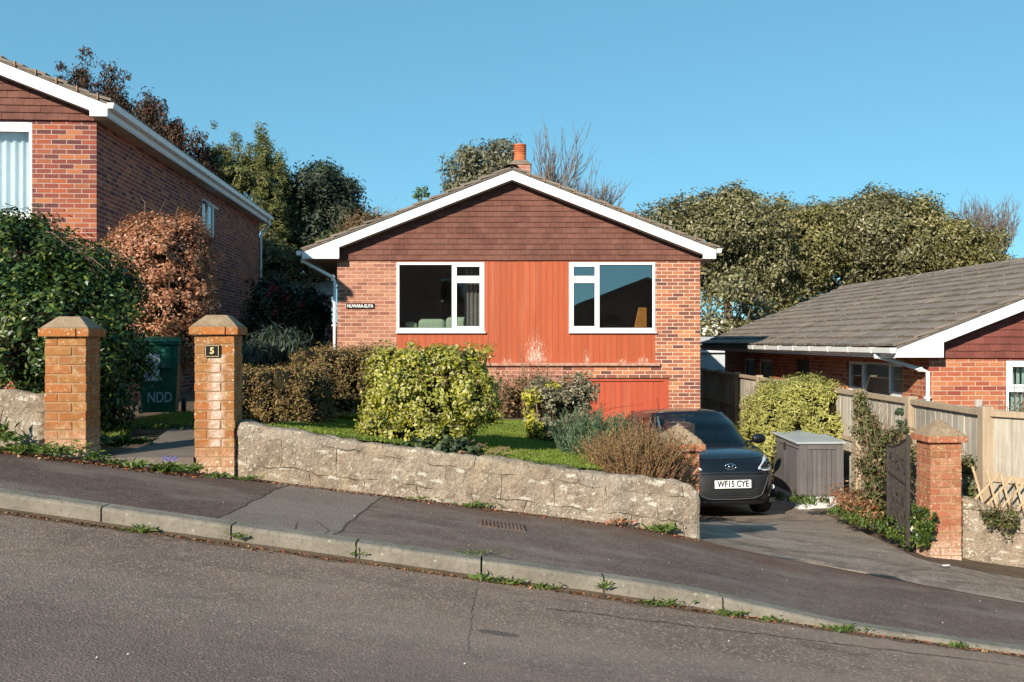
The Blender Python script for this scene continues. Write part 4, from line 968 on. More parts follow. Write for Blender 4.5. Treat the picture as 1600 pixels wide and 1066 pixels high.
# ------------------------------------------------------------------ stone walls
def stone_wall(name, label, ctrl, thick, seed, round_end=True, step=.035):
    """ctrl: list of (x, y, zbase, ztop) along the front face"""
    L = [0.]; 
    for a, b in zip(ctrl, ctrl[1:]): L.append(L[-1] + math.hypot(b[0]-a[0], b[1]-a[1]))
    n = int(L[-1] / step); P = []; UV = []
    prof = [(0, 0)] + [(0, t) for t in [i / 9 for i in range(1, 9)]] + [(.012, .93), (.04, .975), (.10, 1.0), (.5, 1.012), (.9, 1.0), (.97, .96), (1, .88), (1, .4), (1, 0)]
    for i in range(n + 1):
        s = L[-1] * i / n; k = 0
        while k < len(L) - 2 and s > L[k + 1]: k += 1
        t = (s - L[k]) / (L[k+1] - L[k]); a, b = ctrl[k], ctrl[k+1]; x, y, zb, zt = [mix(a[q], b[q], t) for q in range(4)]
        dx, dy = b[0]-a[0], b[1]-a[1]; l = math.hypot(dx, dy); nx, ny = -dy / l, dx / l
        row = []; endf = 1.0; cut = 0
        if round_end:
            e_ = min(s, L[-1] - s); 
            if e_ < .07: q = 1 - e_ / .07; cut = .05 * q * q
        for (u, w) in prof:
            uu = .5 + (u - .5) * (1 - cut * 1.6 / thick * 1.0); zz = mix(zb - .12, zt - cut * .6, w) if w > 0 else zb - .12
            v = Vector((x + nx * uu * thick, y + ny * uu * thick, zz))
            p3 = v * 5 + Vector((seed, 0, 0)); d = .020 * noise.noise(p3) + .014 * noise.noise(p3 * 2.7) + .009 * noise.noise(p3 * 6)
            # block courses: slight steps
            d += .008 * noise.cell(Vector((math.floor(s / .46 + .5 * (math.floor((zz - zb) / .215) % 2)) * 3.1, math.floor((zz - zb) / .215) * 1.7, seed)))
            out = Vector((nx, ny, 0)) * (-1 if u < .5 else 1)
            if w > .97 and .05 < u < .95: out = Vector((0, 0, 1))
            row.append(v + out * d)
        P.append(row)
    mb = MB(); mb.grid([[tuple(q) for q in r_] for r_ in P]); mb.poly(P[0]); mb.poly(P[-1])
    o = mb.build(name, M_STONE, smooth=True, label=label, cat='wall')
    uvl = o.data.uv_layers[0]; 
    # run the block pattern along the slope
    x0, y0, zb0, _ = ctrl[0]; sl_ = (ctrl[-1][2] - zb0) / L[-1]
    for p in o.data.polygons:
        for li in p.loop_indices:
            c = o.data.vertices[o.data.loops[li].vertex_index].co; s = math.hypot(c.x - x0, c.y - y0)
            w = 0 if abs(p.normal.z) < .7 else (c.y * .6 + c.x * 0)
            uvl.data[li].uv = (s, c.z - zb0 - sl_ * s + w + .02)
    return o
def wy(px, D): return (PX(px, D), D)
cw = []
for px, D, top in ((366, 7.74, 659), (450, 7.77, 672), (529, 7.82, 686), (640, 7.87, 701), (780, 7.93, 719), (957, 8.0, 743.5), (1050, 8.05, 754), (1080, 8.07, 760), (1096, 8.08, 772)):
    x = PX(px, D); cw.append((x, D, pave(x), PZ(top, D)))
WALL = stone_wall('garden_wall', 'lichen-spotted stone garden wall stepping down the slope below the yellow-green bush', cw, .24, 3)
cl = [(PX(-260, 7.45), 7.42, 0, 0), (PX(70, 7.56), 7.56, 0, 0)]
cl = [(x, y, pave(x), PZ(t, y)) for (x, y, _, _), t in zip(cl, (577, 619))]
stone_wall('garden_wall', 'short length of stone wall at the left edge under the laurel', cl, .24, 9)
cr_ = [(PX(p, D), D, pave(min(PX(p, D), 4.6)) - .12, PZ(t, D)) for p, D, t in ((1504, 9.70, 776), (1560, 9.62, 800), (1640, 9.5, 826), (1900, 9.3, 900))]
stone_wall('garden_wall', 'crumbling pinkish stone wall right of the red brick pillar', cr_, .25, 15)

# ------------------------------------------------------------------ fence between the two plots
FX = 5.25
def fence():
    turn = lambda o: (setattr(o, 'rotation_euler', (0, 0, R(39))), setattr(o, 'location', Vector((0, 1.28, 0)) - Matrix.Rotation(R(39), 3, 'Z') @ Vector((0, 1.28, 0))))
    e = empty('garden_fence', (FX, 9.0, -2.4), 0, 'long timber garden fence with thick posts running back between the driveway and the low bungalow', 'fence')
    ys = [8.35, 10.28, 12.2, 14.05, 15.9, 17.8, 19.7, 21.6, 23.5, 25.4]; zt = -.745
    for y in ys:
        z = min(drive(FX, y), -2.2)
        mb = MB(); mb.box(-.065, .065, y - 9.0 - .06, y - 9.0 + .06, z + 2.4 - .2, zt + 2.4 + .02); o = mb.build('post', M_FPOST, e, bevel=.006)
        if y < 9: turn(o)
    for a, b in zip(ys, ys[1:]):
        mb = MB(); y0, y1 = a - 9.0 + .064, b - 9.0 - .064; y = y0; 
        while y < y1 - .01:
            y2 = min(y + .145, y1); q = rnd.uniform(-.003, .003); dz_ = rnd.uniform(-.006, .006)
            mb.hexa([(.0 + q, y, .02), (.014 + q, y, .02), (.014 + q, y2 - .003, .02), (.0 + q, y2 - .003, .02), (.0 + q, y, zt + 2.4 - .075 + dz_), (.014 + q, y, zt + 2.4 - .075 + dz_), (.02 + q, y2 - .003, zt + 2.4 - .075 + dz_), (.006 + q, y2 - .003, zt + 2.4 - .075 + dz_)]); y = y2
        p = mb.build('panel', M_FPANEL, e); turn(p) if a < 9 else None
        mb = MB(); mb.box(-.045, .055, y0, y1, zt + 2.4 - .085, zt + 2.4 - .018); mb.box(-.03, -.004, y0, y1, zt + 2.4 - .80, zt + 2.4 - .73); o = mb.build('rail', M_FPOST, e, bevel=.004); turn(o) if a < 9 else None
fence()
# trellis on the right wall
e = empty('trellis', (PX(1518, 9.85), 9.86, PZ(785, 9.85)), R(-4), 'diamond lattice trellis strip standing behind the crumbling wall at right', 'trellis')
for i in range(-3, 12):
    for s_ in (1, -1):
        x0 = i * .145; x1 = x0 + s_ * .21; 
        if min(x0, x1) < -.12 or max(x0, x1) > 1.5: continue
        mb = MB(); y = .0 if s_ > 0 else .012
        mb.hexa([(x0 - .012, y, -.02), (x0 + .012, y, -.02), (x0 + .012, y + .009, -.02), (x0 - .012, y + .009, -.02), (x1 - .012, y, .37), (x1 + .012, y, .37), (x1 + .012, y + .009, .37), (x1 - .012, y + .009, .37)]); mb.build('lath', M_TRELLIS, e)

e.rotation_euler = (0, R(13), R(-6))
# ------------------------------------------------------------------ iron gates
def gate(name, label, x, y, z, rz, L=1.35, h=1.0, mirror=1):
    e = empty(name, (x, y, z), rz, label, 'gate')
    mb = MB(); mb.box(0, .035, -.02, .02, 0, h + .05); mb.box(L - .03, L, -.018, .018, 0, h - .18)
    mb.box(.035, L - .03, -.01, .01, .05, .08); mb.box(.035, L - .03, -.01, .01, .62, .645); f = mb.build('frame', M_IRON, e, bevel=.003)
    mb = MB(); P = [(mix(.02, L - .015, i / 14), 0, h + .02 - .20 * math.sin(math.pi * i / 28) * 1.0) for i in range(15)]; mb.tube(P, .013, 6); mb.build('top_rail', M_IRON, e, smooth=True)
    mb = MB(); n = 11
    for i in range(1, n): xx = .035 + (L - .065) * i / n; mb.box(xx - .007, xx + .007, -.007, .007, .08, h + .01 - .20 * math.sin(math.pi * .5 * xx / L)); 
    mb.build('bars', M_IRON, e)
    for k in range(3):
        cx = .25 + k * (L - .5) / 2; mb = MB(); mb.tube([(cx + .11 * (1 - t / 26) * math.cos(t * .5), 0, .79 + .11 * (1 - t / 26) * math.sin(t * .5)) for t in range(22)], .007, 5); mb.build('scroll', M_IRON, e, smooth=True)
        mb = MB(); mb.tube([(cx - .09 * (1 - t / 26) * math.cos(t * .5), 0, .34 + .16 * (1 - t / 26) * math.sin(t * .5)) for t in range(22)], .007, 5); mb.build('scroll', M_IRON, e, smooth=True)
    return e
gate('iron_gate', 'black iron gate leaf standing open beside the red brick pillar', 4.16, 9.74, drive(4.1, 9.9) + .06, R(78), 1.15, 1.12)
gate('iron_gate', 'black iron gate leaf folded back behind the pillar with the pointed cap', 1.76, 9.02, drive(1.7, 9.1) + .04, R(106), 1.35, .95)

# ------------------------------------------------------------------ storage box
e = empty('storage_box', (4.33, 14.0, -2.50), R(2), 'grey plastic garden storage box with pale lid on a white plinth', 'storage box')
w, d, h0, h1 = .68, 1.22, .86, .93
e.location.z = PZ(786, 14.0)
mb = MB(); mb.box(.03, w - .03, .02, d - .05, .10, .82); mb.build('inner_body', M_BLACK, e)
mb = MB()
def slat_face(mb, o, u, v_, W_, z0, zt, n):
    for i in range(n):
        a, b = W_ * i / n + .003, W_ * (i + 1) / n - .003
        P = [(o[0] + u[0] * a, o[1] + u[1] * a, z0), (o[0] + u[0] * b, o[1] + u[1] * b, z0), (o[0] + u[0] * b - v_[0] * .02, o[1] + u[1] * b - v_[1] * .02, z0), (o[0] + u[0] * a - v_[0] * .02, o[1] + u[1] * a - v_[1] * .02, z0)]
        mb.hexa(P + [(p[0], p[1], zt) for p in P])
slat_face(mb, (.13, -.0), (1, 0), (0, -1), .44, .10, .80, 6)
mb.build('slats', M_BOXW, e, bevel=.003)
mb = MB(); mb.box(0, .13, -.012, .03, .09, .90); mb.box(w - .11, w, -.012, .03, .09, .885); mb.box(.13, w - .11, -.012, .03, .805, .89); mb.build('side_frame', M_BOXW, e, bevel=.008)
for k, (a, b) in enumerate(((.035, .60), (.61, 1.19))):
    mb = MB(); mb.box(-.012, .02, a, b, .10, .80); mb.box(-.014, .02, a, b, .815, .885); mb.build('door', M_BOXW, e, bevel=.006)
mb = MB(); mb.box(-.03, -.012, .56, .64, .74, .86); mb.build('latch', M_BLACK, e, bevel=.008)
mb = MB(); mb.hexa([(-.05, -.045, .885), (w + .03, -.045, .885), (w + .03, d, .93), (-.05, d, .93), (-.05, -.045, .92), (w + .03, -.045, .925), (w + .03, d, .985), (-.05, d, .975)]); mb.build('lid', M_BOXL, e, bevel=.015)
mb = MB(); mb.box(-.004, w + .03, .0, d, -.25, .092); mb.build('plinth', M_WHITECONC, e, bevel=.006)

# low timber bench beside the box
e = empty('wooden_bench', (4.72, 11.75, -2.4), R(-8), 'low weathered timber bench slab on a pale block between storage box and gate', 'bench')
zb_ = PZ(748, 11.8) + 2.4
mb = MB(); mb.box(-.26, .26, -.12, .02, zb_ - .03, zb_ + .015); mb.build('plank', M_OLDWOOD, e, bevel=.008)
mb = MB(); mb.box(-.25, .27, .03, .17, zb_ - .035, zb_ + .018); mb.build('plank', M_OLDWOOD, e, bevel=.008)
mb = MB(); mb.box(-.16, -.0, -.05, .12, -.05, zb_ - .036); mb.build('support', M_WHITECONC, e, bevel=.01)
mb = MB(); mb.tube([(.08, -.1, .0), (-.03, -.13, zb_ - .03)], .016, 6); mb.build('prop', M_OLDWOOD, e)

# ------------------------------------------------------------------ wheelie bin
e = empty('wheelie_bin', (PX(248, 12.4), 12.45, garden(-4.7, 12.4)), R(14), 'dark green wheelie bin with torn white sticker and painted letters on the shaded path', 'wheelie bin')
def taper(mb, w0, w1, d0, d1, z0, z1, yo=0): mb.hexa([(-w0, -d0 + yo, z0), (w0, -d0 + yo, z0), (w0, d0, z0), (-w0, d0, z0), (-w1, -d1, z1), (w1, -d1, z1), (w1, d1, z1), (-w1, d1, z1)])
mb = MB(); taper(mb, .21, .27, .22, .30, .04, .93, .05); mb.box(-.285, .285, -.335, .30, .93, .97); mb.box(-.17, .17, -.325, -.26, .62, .90); b_ = mb.build('body', M_BIN, e, bevel=.018)
mb = MB(); mb.hexa([(-.295, -.36, .972), (.295, -.36, .972), (.295, .33, .985), (-.295, .33, .985), (-.25, -.30, 1.03), (.25, -.30, 1.03), (.25, .28, 1.06), (-.25, .28, 1.06)]); mb.build('lid', M_BIN, e, bevel=.02)
mb = MB(); mb.tube([(-.26, .36, .98), (.26, .36, .98)], .018, 8); mb.build('handle', M_BIN, e)
for s_ in (-1, 1):
    mb = MB(); mb.lathe([(.02, 0), (.10, 0), (.10, .05), (.02, .05)], (s_ * .25 - (.0 if s_ > 0 else .05), .27, .10), 16, axis='x'); mb.build('wheel', M_RUB, e)
mb = MB(); pts = [(-.18, .80), (-.10, .82), (.03, .81), (.04, .70), (.0, .66), (.035, .60), (.02, .54), (.07, .47), (-.17, .46), (-.15, .58), (-.19, .66)]
mb.prism([(x, z) for x, z in pts], -.334, -.328); o = mb.build('sticker', simple('sticker_paper', (.42, .44, .42), .8, .3, 25), b_)
text_mesh('NDD', .19, 'painted_letters', simple('faded_white_paint', (.26, .29, .28), .8, .3, 20), b_, (.03, -.298, .24), (R(84), 0, 0), offset=.004, sx=.72)

# ------------------------------------------------------------------ the parked hatchback
def car():
    e = empty('parked_car', (2.74, 14.44, -2.545), 0, 'black five-door hatchback parked nose-out on the driveway', 'car'); e.rotation_euler = (R(-3.4), 0, R(8.5))
    paint = NT('black_car_paint'); v = paint.co('Object'); fl = paint.noise(v, 900, 1)
    paint.fin(paint.mix((.002, .003, .005), (.008, .010, .014), paint.ramp(fl, [(.45, 0), (.7, 1)])), .5, .15, 0)
    paint.b.inputs['Coat Weight'].default_value = 1; paint.b.inputs['Coat Roughness'].default_value = .04; paint = paint.mat
    trim = simple('black_car_trim', (.018, .018, .02), .55, .2, 20); chrome = simple('chrome', (.72, .74, .76), .12, .05, 3, .5, 1)
    inner = simple('car_interior', (.03, .03, .033), .85, .2, 10); wh = simple('white_plate', (.78, .80, .78), .45, .03, 5)
    lens = NT('lamp_glass').fin((.75, .80, .82), .12, .8, .15); lens.node_tree.nodes['Principled BSDF'].inputs['Coat Weight'].default_value = 1
    red = simple('red_lens', (.35, .01, .01), .15, .1, 5); alloy = simple('alloy_wheel', (.45, .46, .48), .3, .08, 5, .5, .8)
    def tab(x, T):
        if x <= T[0][0]: return T[0][1]
        for (a, p), (b, q) in zip(T, T[1:]):
            if x <= b: t = (x - a) / (b - a); t = t * t * (3 - 2 * t) * .35 + t * .65; return mix(p, q, t)
        return T[-1][1]
    def ztop(y): return tab(y, [(-1.83, .775), (-1.60, .825), (-1.2, .895), (-.7, .955), (0, .97), (1.0, 1.0), (1.7, 1.03)])
    TW = [(0, .72), (.08, .785), (.3, .812), (.5, .825), (.72, .83), (.9, .805), (1, .765)]
    TF = [(0, -1.74), (.08, -1.80), (.3, -1.835), (.55, -1.83), (.75, -1.80), (.92, -1.745), (1, -1.66)]
    TR = [(0, 1.70), (.1, 1.80), (.4, 1.835), (.7, 1.80), (1, 1.74)]
    nf, nrr, yc = 4.2, 6, .1
    def body(th, t):
        c, s = math.cos(th), math.sin(th); n = nf if s < 0 else nrr
        X = tab(t, TW) * math.copysign(abs(c) ** (2 / n), c); Y = yc + (yc - tab(t, TF) if s < 0 else tab(t, TR) - yc) * math.copysign(abs(s) ** (2 / n), s)
        z0 = .17 + .03 * (1 - ss(-1.8, -1.2, Y)); return Vector((X, Y, mix(z0, ztop(Y), t)))
    NTH, NT_ = 192, 26; TH = [2 * math.pi * i / NTH for i in range(NTH + 1)]
    wheels = [(-1.09, .29), (1.29, .29)]
    mb = MB(); P = [[body(th, j / NT_) for j in range(NT_ + 1)] for th in TH]
    for row in P:                                                   # snap rim vertices onto the wheel arches
        for p in row:
            for wy_, wz in wheels:
                dd = math.hypot(p.y - wy_, p.z - wz)
                if abs(p.x) > .6 and .27 < dd < .345 : k = .345 / max(dd, .01); p.y = wy_ + (p.y - wy_) * k; p.z = wz + (p.z - wz) * k
    def hole(i, j):
        c = (P[i][j] + P[i+1][j+1]) / 2
        return abs(c.x) > .55 and any(math.hypot(c.y - a, c.z - b) < .335 for a, b in wheels)
    mb.grid(P, 0, skip=hole)
    # bonnet / deck surface up to the base of the glass
    W2 = [(0, .735), (.3, .722), (.6, .69), (.85, .64), (1, .585)]; F2 = [(0, -1.02), (.5, -.62), (1, -.20)]; R2 = [(0, 1.72), (.5, 1.62), (1, 1.42)]; y2 = .35
    def gh(th, s_):
        c, s = math.cos(th), math.sin(th); n = 5 if s < 0 else 6
        X = tab(s_, W2) * math.copysign(abs(c) ** (2 / n), c); Y = y2 + (y2 - (tab(s_, F2)) if s < 0 else tab(s_, R2) - y2) * math.copysign(abs(s) ** (2 / n), s)
        zb = ztop(Y) + .0 + .045 * max(0, 1 - (X / .75) ** 2) * (1 if s < 0 else .2); zt = 1.425 + .03 * (1 - (X / .6) ** 2)
        return Vector((X, Y, mix(zb, zt, s_)))
    Q = []
    for i, th in enumerate(TH):
        a = P[i][NT_]; b = gh(th, 0); row = []
        for j in range(9):
            t = j / 8; p = a.lerp(b, t); p.z += (.030 * math.sin(math.pi * t) + .012 * math.sin(math.pi * min(1, t * 2.4))) * (1 if a.y < 0 else .2) * clamp((b.y - a.y) if a.y < 0 else .1, .05, .6) * 1.6; row.append(p)
        Q.append(row)
    mb.grid(Q, 0)
    def deg(frac, n): return math.acos(min(1, frac ** (n / 2)))    # angle from the side for x/W = frac
    NS = 16; G = [[gh(th, j / NS) for j in range(NS + 1)] for th in TH]; fr_ = 3 * math.pi / 2
    def kind(i, j):
        th = (TH[i] + TH[i+1]) / 2; s_ = (j + .5) / NS
        if s_ < .045 or s_ > .95: return None
        off = abs(th - fr_)
        if off < R(48): return 'windscreen'
        if s_ < .1 or s_ > .9: return None
        d_ = abs(math.sin(th)); front = math.sin(th) < 0
        if front and off > R(59) and d_ > .03: return 'side_window'
        if not front and d_ < .33 and d_ > .03: return 'side_window'
        if not front and abs(th - math.pi / 2) < R(50) and s_ > .12: return 'rear_window'
        return None
    mb.grid(G, 0, skip=lambda i, j: kind(i, j) is not None)
    # roof
    Rf = []
    for i, th in enumerate(TH):
        a = G[i][NS]; Rf.append([Vector((a.x * k, mix(.55, a.y, k), 1.50 - .012 * (mix(.55, a.y, k) - .3) ** 2 - (1.50 - a.z) * k ** 2.6)) for k in (1, .93, .85, .7, .5, .3, .12, 0)])
    mb.grid(Rf, 0)
    mb.build('body', paint, e, smooth=True, bevel=0)
    for nm in ('windscreen', 'rear_window'):
        g = MB(); g.grid(G, 0, skip=lambda i, j: kind(i, j) != nm); g.build(nm, M_GLASSD, e, smooth=True)
    for sgn in (1, -1):
        for fr in (True, False):
            g = MB(); g.grid(G, 0, skip=lambda i, j: kind(i, j) != 'side_window' or (G[i][j].x * sgn < 0) or ((math.sin((TH[i] + TH[i+1]) / 2) < 0) != fr))
            if g.f: g.build('side_window', M_GLASSD, e, smooth=True)
    def front(u, z, off=0.):
        Y = -1.8
        for _ in range(6):
            t = clamp((z - .19) / (ztop(Y) - .19)); Y = yc - (yc - tab(t, TF)) * (1 - abs(u) ** nf) ** (1 / nf)
        X = tab(t, TW) * u; n = Vector((abs(u) ** (nf - 1) * math.copysign(1, u) * 1.4, -(1 - abs(u) ** nf) ** .5, .05)).normalized()
        return Vector((X, Y, z)) + n * off
    def patch(cols, name, mat, off, nn=6, sub=8, par=e, build=True):
        g = MB(); P_ = []
        for (u0, a0, b0), (u1, a1, b1) in zip(cols, cols[1:]):
            for k in range(sub): t = k / sub; P_.append([front(mix(u0, u1, t), mix(mix(a0, a1, t), mix(b0, b1, t), j / nn), off) for j in range(nn + 1)])
        u, a, b = cols[-1]; P_.append([front(u, mix(a, b, j / nn), off) for j in range(nn + 1)])
        g.grid(P_); return g.build(name, mat, par, smooth=True)
    grille = patch([(-.66, .56, .585), (-.52, .33, .60), (-.40, .29, .605), (0, .28, .61), (.40, .29, .605), (.52, .33, .60), (.66, .56, .585)], 'grille', trim, .004)
    gm = MB()
    for k in range(9):
        z = .31 + k * .034
        if .415 < z < .555: continue
        wv = .40 + (.2 if z > .5 else .06) ; gm.tube([front(mix(-wv, wv, i / 40), z + .007 * (1 if i % 2 else -1), .010) for i in range(41)], .0035, 4)
    gm.build('grille_mesh', M_GREYPL, grille)
    cm = MB(); path = [(-.675, .58), (-.53, .325), (-.40, .285), (0, .275), (.40, .285), (.53, .325), (.675, .58)]; pts = []
    for (u0, z0), (u1, z1) in zip(path, path[1:]):
        for k in range(6): pts.append(front(mix(u0, u1, k / 6), mix(z0, z1, k / 6), .010))
    pts.append(front(.675, .58, .01)); cm.tube(pts, .005, 5); cm.build('grille_surround', simple('grey_trim', (.10, .105, .11), .4, .05, 5), grille, smooth=True)
    patch([(-.60, .625, .640), (0, .632, .648), (.60, .625, .640)], 'upper_slot', trim, .004)
    lip = patch([(-.9, .19, .245), (-.5, .19, .25), (0, .19, .25), (.5, .19, .25), (.9, .19, .245)], 'lower_lip', trim, .008)
    for sg in (1, -1):
        o = lambda L: [(sg * u, a, b) for u, a, b in L]
        patch(o([(.64, .31, .33), (.74, .325, .44), (.86, .36, .505), (.955, .38, .52)]), 'fog_recess', trim, .006)
        f = MB(); c = front(sg * .84, .41, .012); f.lathe([(.0, -.012), (.028, -.012), (.036, 0), (.036, .02)], tuple(c), 14, axis='y'); f.build('fog_lamp', lens, e)
        hl = patch(o([(.50, .672, .69), (.62, .652, .765), (.74, .652, .825), (.85, .662, .865), (.93, .68, .90), (.975, .72, .90)]), 'headlight', lens, .006)
        patch(o([(.55, .684, .705), (.66, .682, .765), (.78, .695, .80), (.86, .705, .80)]), 'headlight_inner', trim, .0085, par=hl)
        f = MB(); c = front(sg * .74, .735, .012); f.lathe([(.0, -.01), (.034, -.012), (.042, 0), (.042, .02)], tuple(c), 16, axis='y'); f.build('headlight_bulb', chrome, hl)
        cm = MB(); cm.tube([front(sg * mix(.51, .95, i / 16), .675 + .018 * (i / 16) ** 2, .012) for i in range(17)], .006, 5); cm.build('headlight_rim', chrome, hl)
        # mirror
        m_ = MB(); P_ = []
        for i in range(9):
            ph = math.pi * i / 8; P_.append([(sg * .90 + .115 * math.sin(ph) * math.cos(a), -.66 + .06 * math.sin(ph) * math.sin(a), 1.04 + .078 * math.cos(ph)) for a in [2 * math.pi * k / 12 for k in range(13)]])
        m_.grid(P_); m_.box(min(sg * .70, sg * .86), max(sg * .70, sg * .86), -.68, -.64, .985, 1.015); m_.build('wing_mirror', paint, e, smooth=True)
        # tail lamp, door handles
        m_ = MB(); m_.box(sg * .70 - .05, sg * .70 + .05, 1.66, 1.79, .72, 1.0); m_.build('tail_light', red, e, bevel=.02)
        for yy in (.25, 1.0): m_ = MB(); m_.box(min(sg * .815, sg * .845), max(sg * .815, sg * .845), yy, yy + .17, .80, .825); m_.build('door_handle', paint, e, bevel=.008)
    # plate
    pl = MB(); pl.box(-.26, .26, -1.862, -1.852, .43, .541); p = pl.build('registration_plate', wh, e, bevel=.003)
    text_mesh('WF15 CYE', .116, 'registration_lettering', M_BLACK, p, (0, -1.864, .486), (R(90), 0, 0), offset=.0028, sx=.84, depth=.001)
    hd = MB(); hd.box(-.30, .30, -1.850, -1.82, .415, .555); hd.build('plate_holder', trim, e, bevel=.006)
    # oval emblem with slanted letter
    c = front(0, .715, .016); em = MB(); em.tube([(c.x + .078 * math.cos(a), c.y - .002, c.z + .040 * math.sin(a)) for a in [2 * math.pi * k / 28 for k in range(29)]], .0065, 6, cap=False)
    q = em.build('emblem', chrome, e, smooth=True); em = MB()
    em.tube([(c.x - .040, c.y - .002, c.z - .034), (c.x - .022, c.y - .004, c.z + .034)], .009, 6); em.tube([(c.x + .022, c.y - .002, c.z - .034), (c.x + .040, c.y - .004, c.z + .034)], .009, 6); em.tube([(c.x - .03, c.y - .004, c.z - .006), (c.x + .03, c.y - .004, c.z + .008)], .007, 6); em.build('emblem_letter', chrome, q, smooth=True)
    # wheels
    for sg in (1, -1):
        for wy_, wz in wheels:
            t_ = MB(); x0 = sg * .70; prof = [(.17, -.085), (.26, -.092), (.285, -.08), (.292, -.05), (.292, .05), (.285, .08), (.26, .092), (.17, .085)]
            t_.lathe(prof, (x0, wy_, wz), 32, axis='x'); wl_ = t_.build('wheel', M_RUB, e, smooth=True)
            r_ = MB(); r_.lathe([(.0, .04), (.05, .055), (.055, .03), (.16, .04), (.195, .07), (.20, -.02)] if sg > 0 else [(.0, -.04), (.05, -.055), (.055, -.03), (.16, -.04), (.195, -.07), (.20, .02)], (x0, wy_, wz), 20, axis='x'); r_.build('rim', alloy, wl_)
            a_ = MB(); P_ = [[(xx, wy_ + .348 * math.cos(a), wz + .348 * math.sin(a)) for xx in (sg * .50, sg * .785)] for a in [math.pi * (-.12 + 1.24 * k / 20) for k in range(21)]]; a_.grid(P_); a_.build('arch_liner', M_RUB, wl_)
    for sg in (1, -1):
        tr = MB(); tr.grid([[gh(fr_ + sg * R(a), q / 12) * .985 + Vector((0, .01, .006)) for q in range(2, 12)] for a in (39, 41.5, 44)]); tr.build('pillar_strip', simple('pale_strip', (.42, .50, .48), .7, .05, 3), e, smooth=True)  # pale strip just inside each windscreen pillar
    gp = MB(); gp.tube([P[i][NT_] + Vector((0, -.001, .001)) for i in range(NTH + 1) if TH[i] > math.pi + .3 and TH[i] < 2 * math.pi - .3], .0045, 5); gp.build('bonnet_gap', M_BLACK, e)
    for sg in (1, -1):
        for yy in (-.55, .38, 1.22): 
            th = math.asin(clamp(((abs(yy - yc)) / (1.9 if yy < yc else 1.7)) ** ((nf if yy < yc else nrr) / 2))); th = (-th if yy < yc else th); th = th if sg > 0 else math.pi - th
            gp = MB(); gp.tube([body(th, q / 10) + Vector((sg * .001, 0, 0)) for q in range(1, 11)], .004, 4); gp.build('door_gap', M_BLACK, e)
    fl_ = MB(); fl_.box(-.70, .70, -1.62, 1.65, .20, .26); fl_.build('underbody', M_RUB, e)
    it = MB(); it.box(-.66, .66, -.85, 1.5, .45, .50); it.hexa([(-.68, -.95, .55), (.68, -.95, .55), (.68, -.55, .55), (-.68, -.55, .55), (-.68, -.98, .93), (.68, -.98, .93), (.66, -.62, .97), (-.66, -.62, .97)]); it.build('dashboard', inner, e, bevel=.03)
    for sg in (1, -1):
        s_ = MB(); M = Matrix.Translation((sg * .34, .22, .5)) @ Matrix.Rotation(R(-14), 4, 'X'); s_.box(-.23, .23, -.06, .07, 0, .62, 0, M); s_.box(-.12, .12, -.04, .05, .66, .84, 0, M); s_.box(-.24, .24, -.5, .0, .06, .20, 0, Matrix.Translation((sg * .34, .22, .5))); s_.build('front_seat', inner, e, bevel=.05, seg=3)
    s_ = MB(); s_.box(-.60, .60, 1.15, 1.3, .5, 1.05); s_.build('rear_seat', inner, e, bevel=.05)
    sw = MB(); sw.tube([(.34 + .18 * math.cos(a), -.42 + .07 * math.sin(a), .93 + .165 * math.sin(a)) for a in [2 * math.pi * k / 20 for k in range(21)]], .014, 6, cap=False); sw.build('steering_wheel', M_BLACK, e)
    for a, b in ((-.45, .12), (.15, .60)):
        wp = MB(); wp.tube([gh(fr_ + x, .02) + Vector((0, -.02, .012)) for x in [mix(a, b, k / 8) for k in range(9)]], .008, 5); wp.build('wiper', M_BLACK, e)
    an = MB(); an.tube([(-.05, 1.25, 1.47), (-.05, 1.36, 1.66)], .004, 5); an.build('aerial', M_BLACK, e)
    st = MB(); st.box(-.52, -.40, -.22, -.215, 1.28, 1.34); 
    rm = MB(); rm.box(-.11, .11, -.27, -.24, 1.29, 1.35); rm.build('rear_view_mirror', inner, e, bevel=.01)
car()

# drain cover, sunk in the pavement
e = empty('drain_cover', (PX(783, 7.2), 7.25, pave(PX(783, 7.2)) + .004), R(2), 'rusty ribbed iron cover set in the pavement below the wall', 'drain cover')
e.rotation_euler = (0, math.atan(.141), R(3))
mb = MB(); mb.box(-.19, .19, -.13, .13, -.02, .002); mb.build('frame', M_RUST, e, bevel=.002)
mb = MB()
for i in range(12):
    for j in range(5): x = -.17 + i * .030; y = -.11 + j * .048; mb.box(x, x + .018, y, y + .034, .002, .010)
mb.build('ribs', M_RUST, e)

# ------------------------------------------------------------------ vegetation
def b(px, py, D, w, h, dep, dy=0):
    """ellipsoid whose outline in the photo is w x h pixels at (px, py), dep metres deep"""
    s = F / D; return (PX(px, D), D + dy, PZ(py, D), w / 2 / s, dep / 2, h / 2 / s)
L_LAUREL = leaf_mat('laurel_leaf', [(.022,.055,.012),(.04,.085,.016),(.065,.12,.02),(.03,.07,.015),(.16,.20,.03)], .38, .12, .5)
L_BEECH = leaf_mat('copper_leaf', [(.42,.16,.075),(.58,.28,.15),(.30,.11,.055),(.50,.21,.11),(.74,.44,.28)], .5, .25, .4)
L_BROWN = leaf_mat('brown_hedge_leaf', [(.24,.135,.055),(.34,.19,.085),(.21,.185,.055),(.42,.27,.12),(.27,.22,.065)], .7, .15, .3, 3)
L_YELLOW = leaf_mat('yellow_green_leaf', [(.34,.34,.03),(.50,.47,.06),(.13,.19,.02),(.72,.66,.32),(.42,.40,.04)], .45, .25, .45, 3)
L_GOLD = leaf_mat('golden_leaf', [(.55,.50,.05),(.66,.60,.10),(.42,.42,.05)], .5, .3, .4, 3)
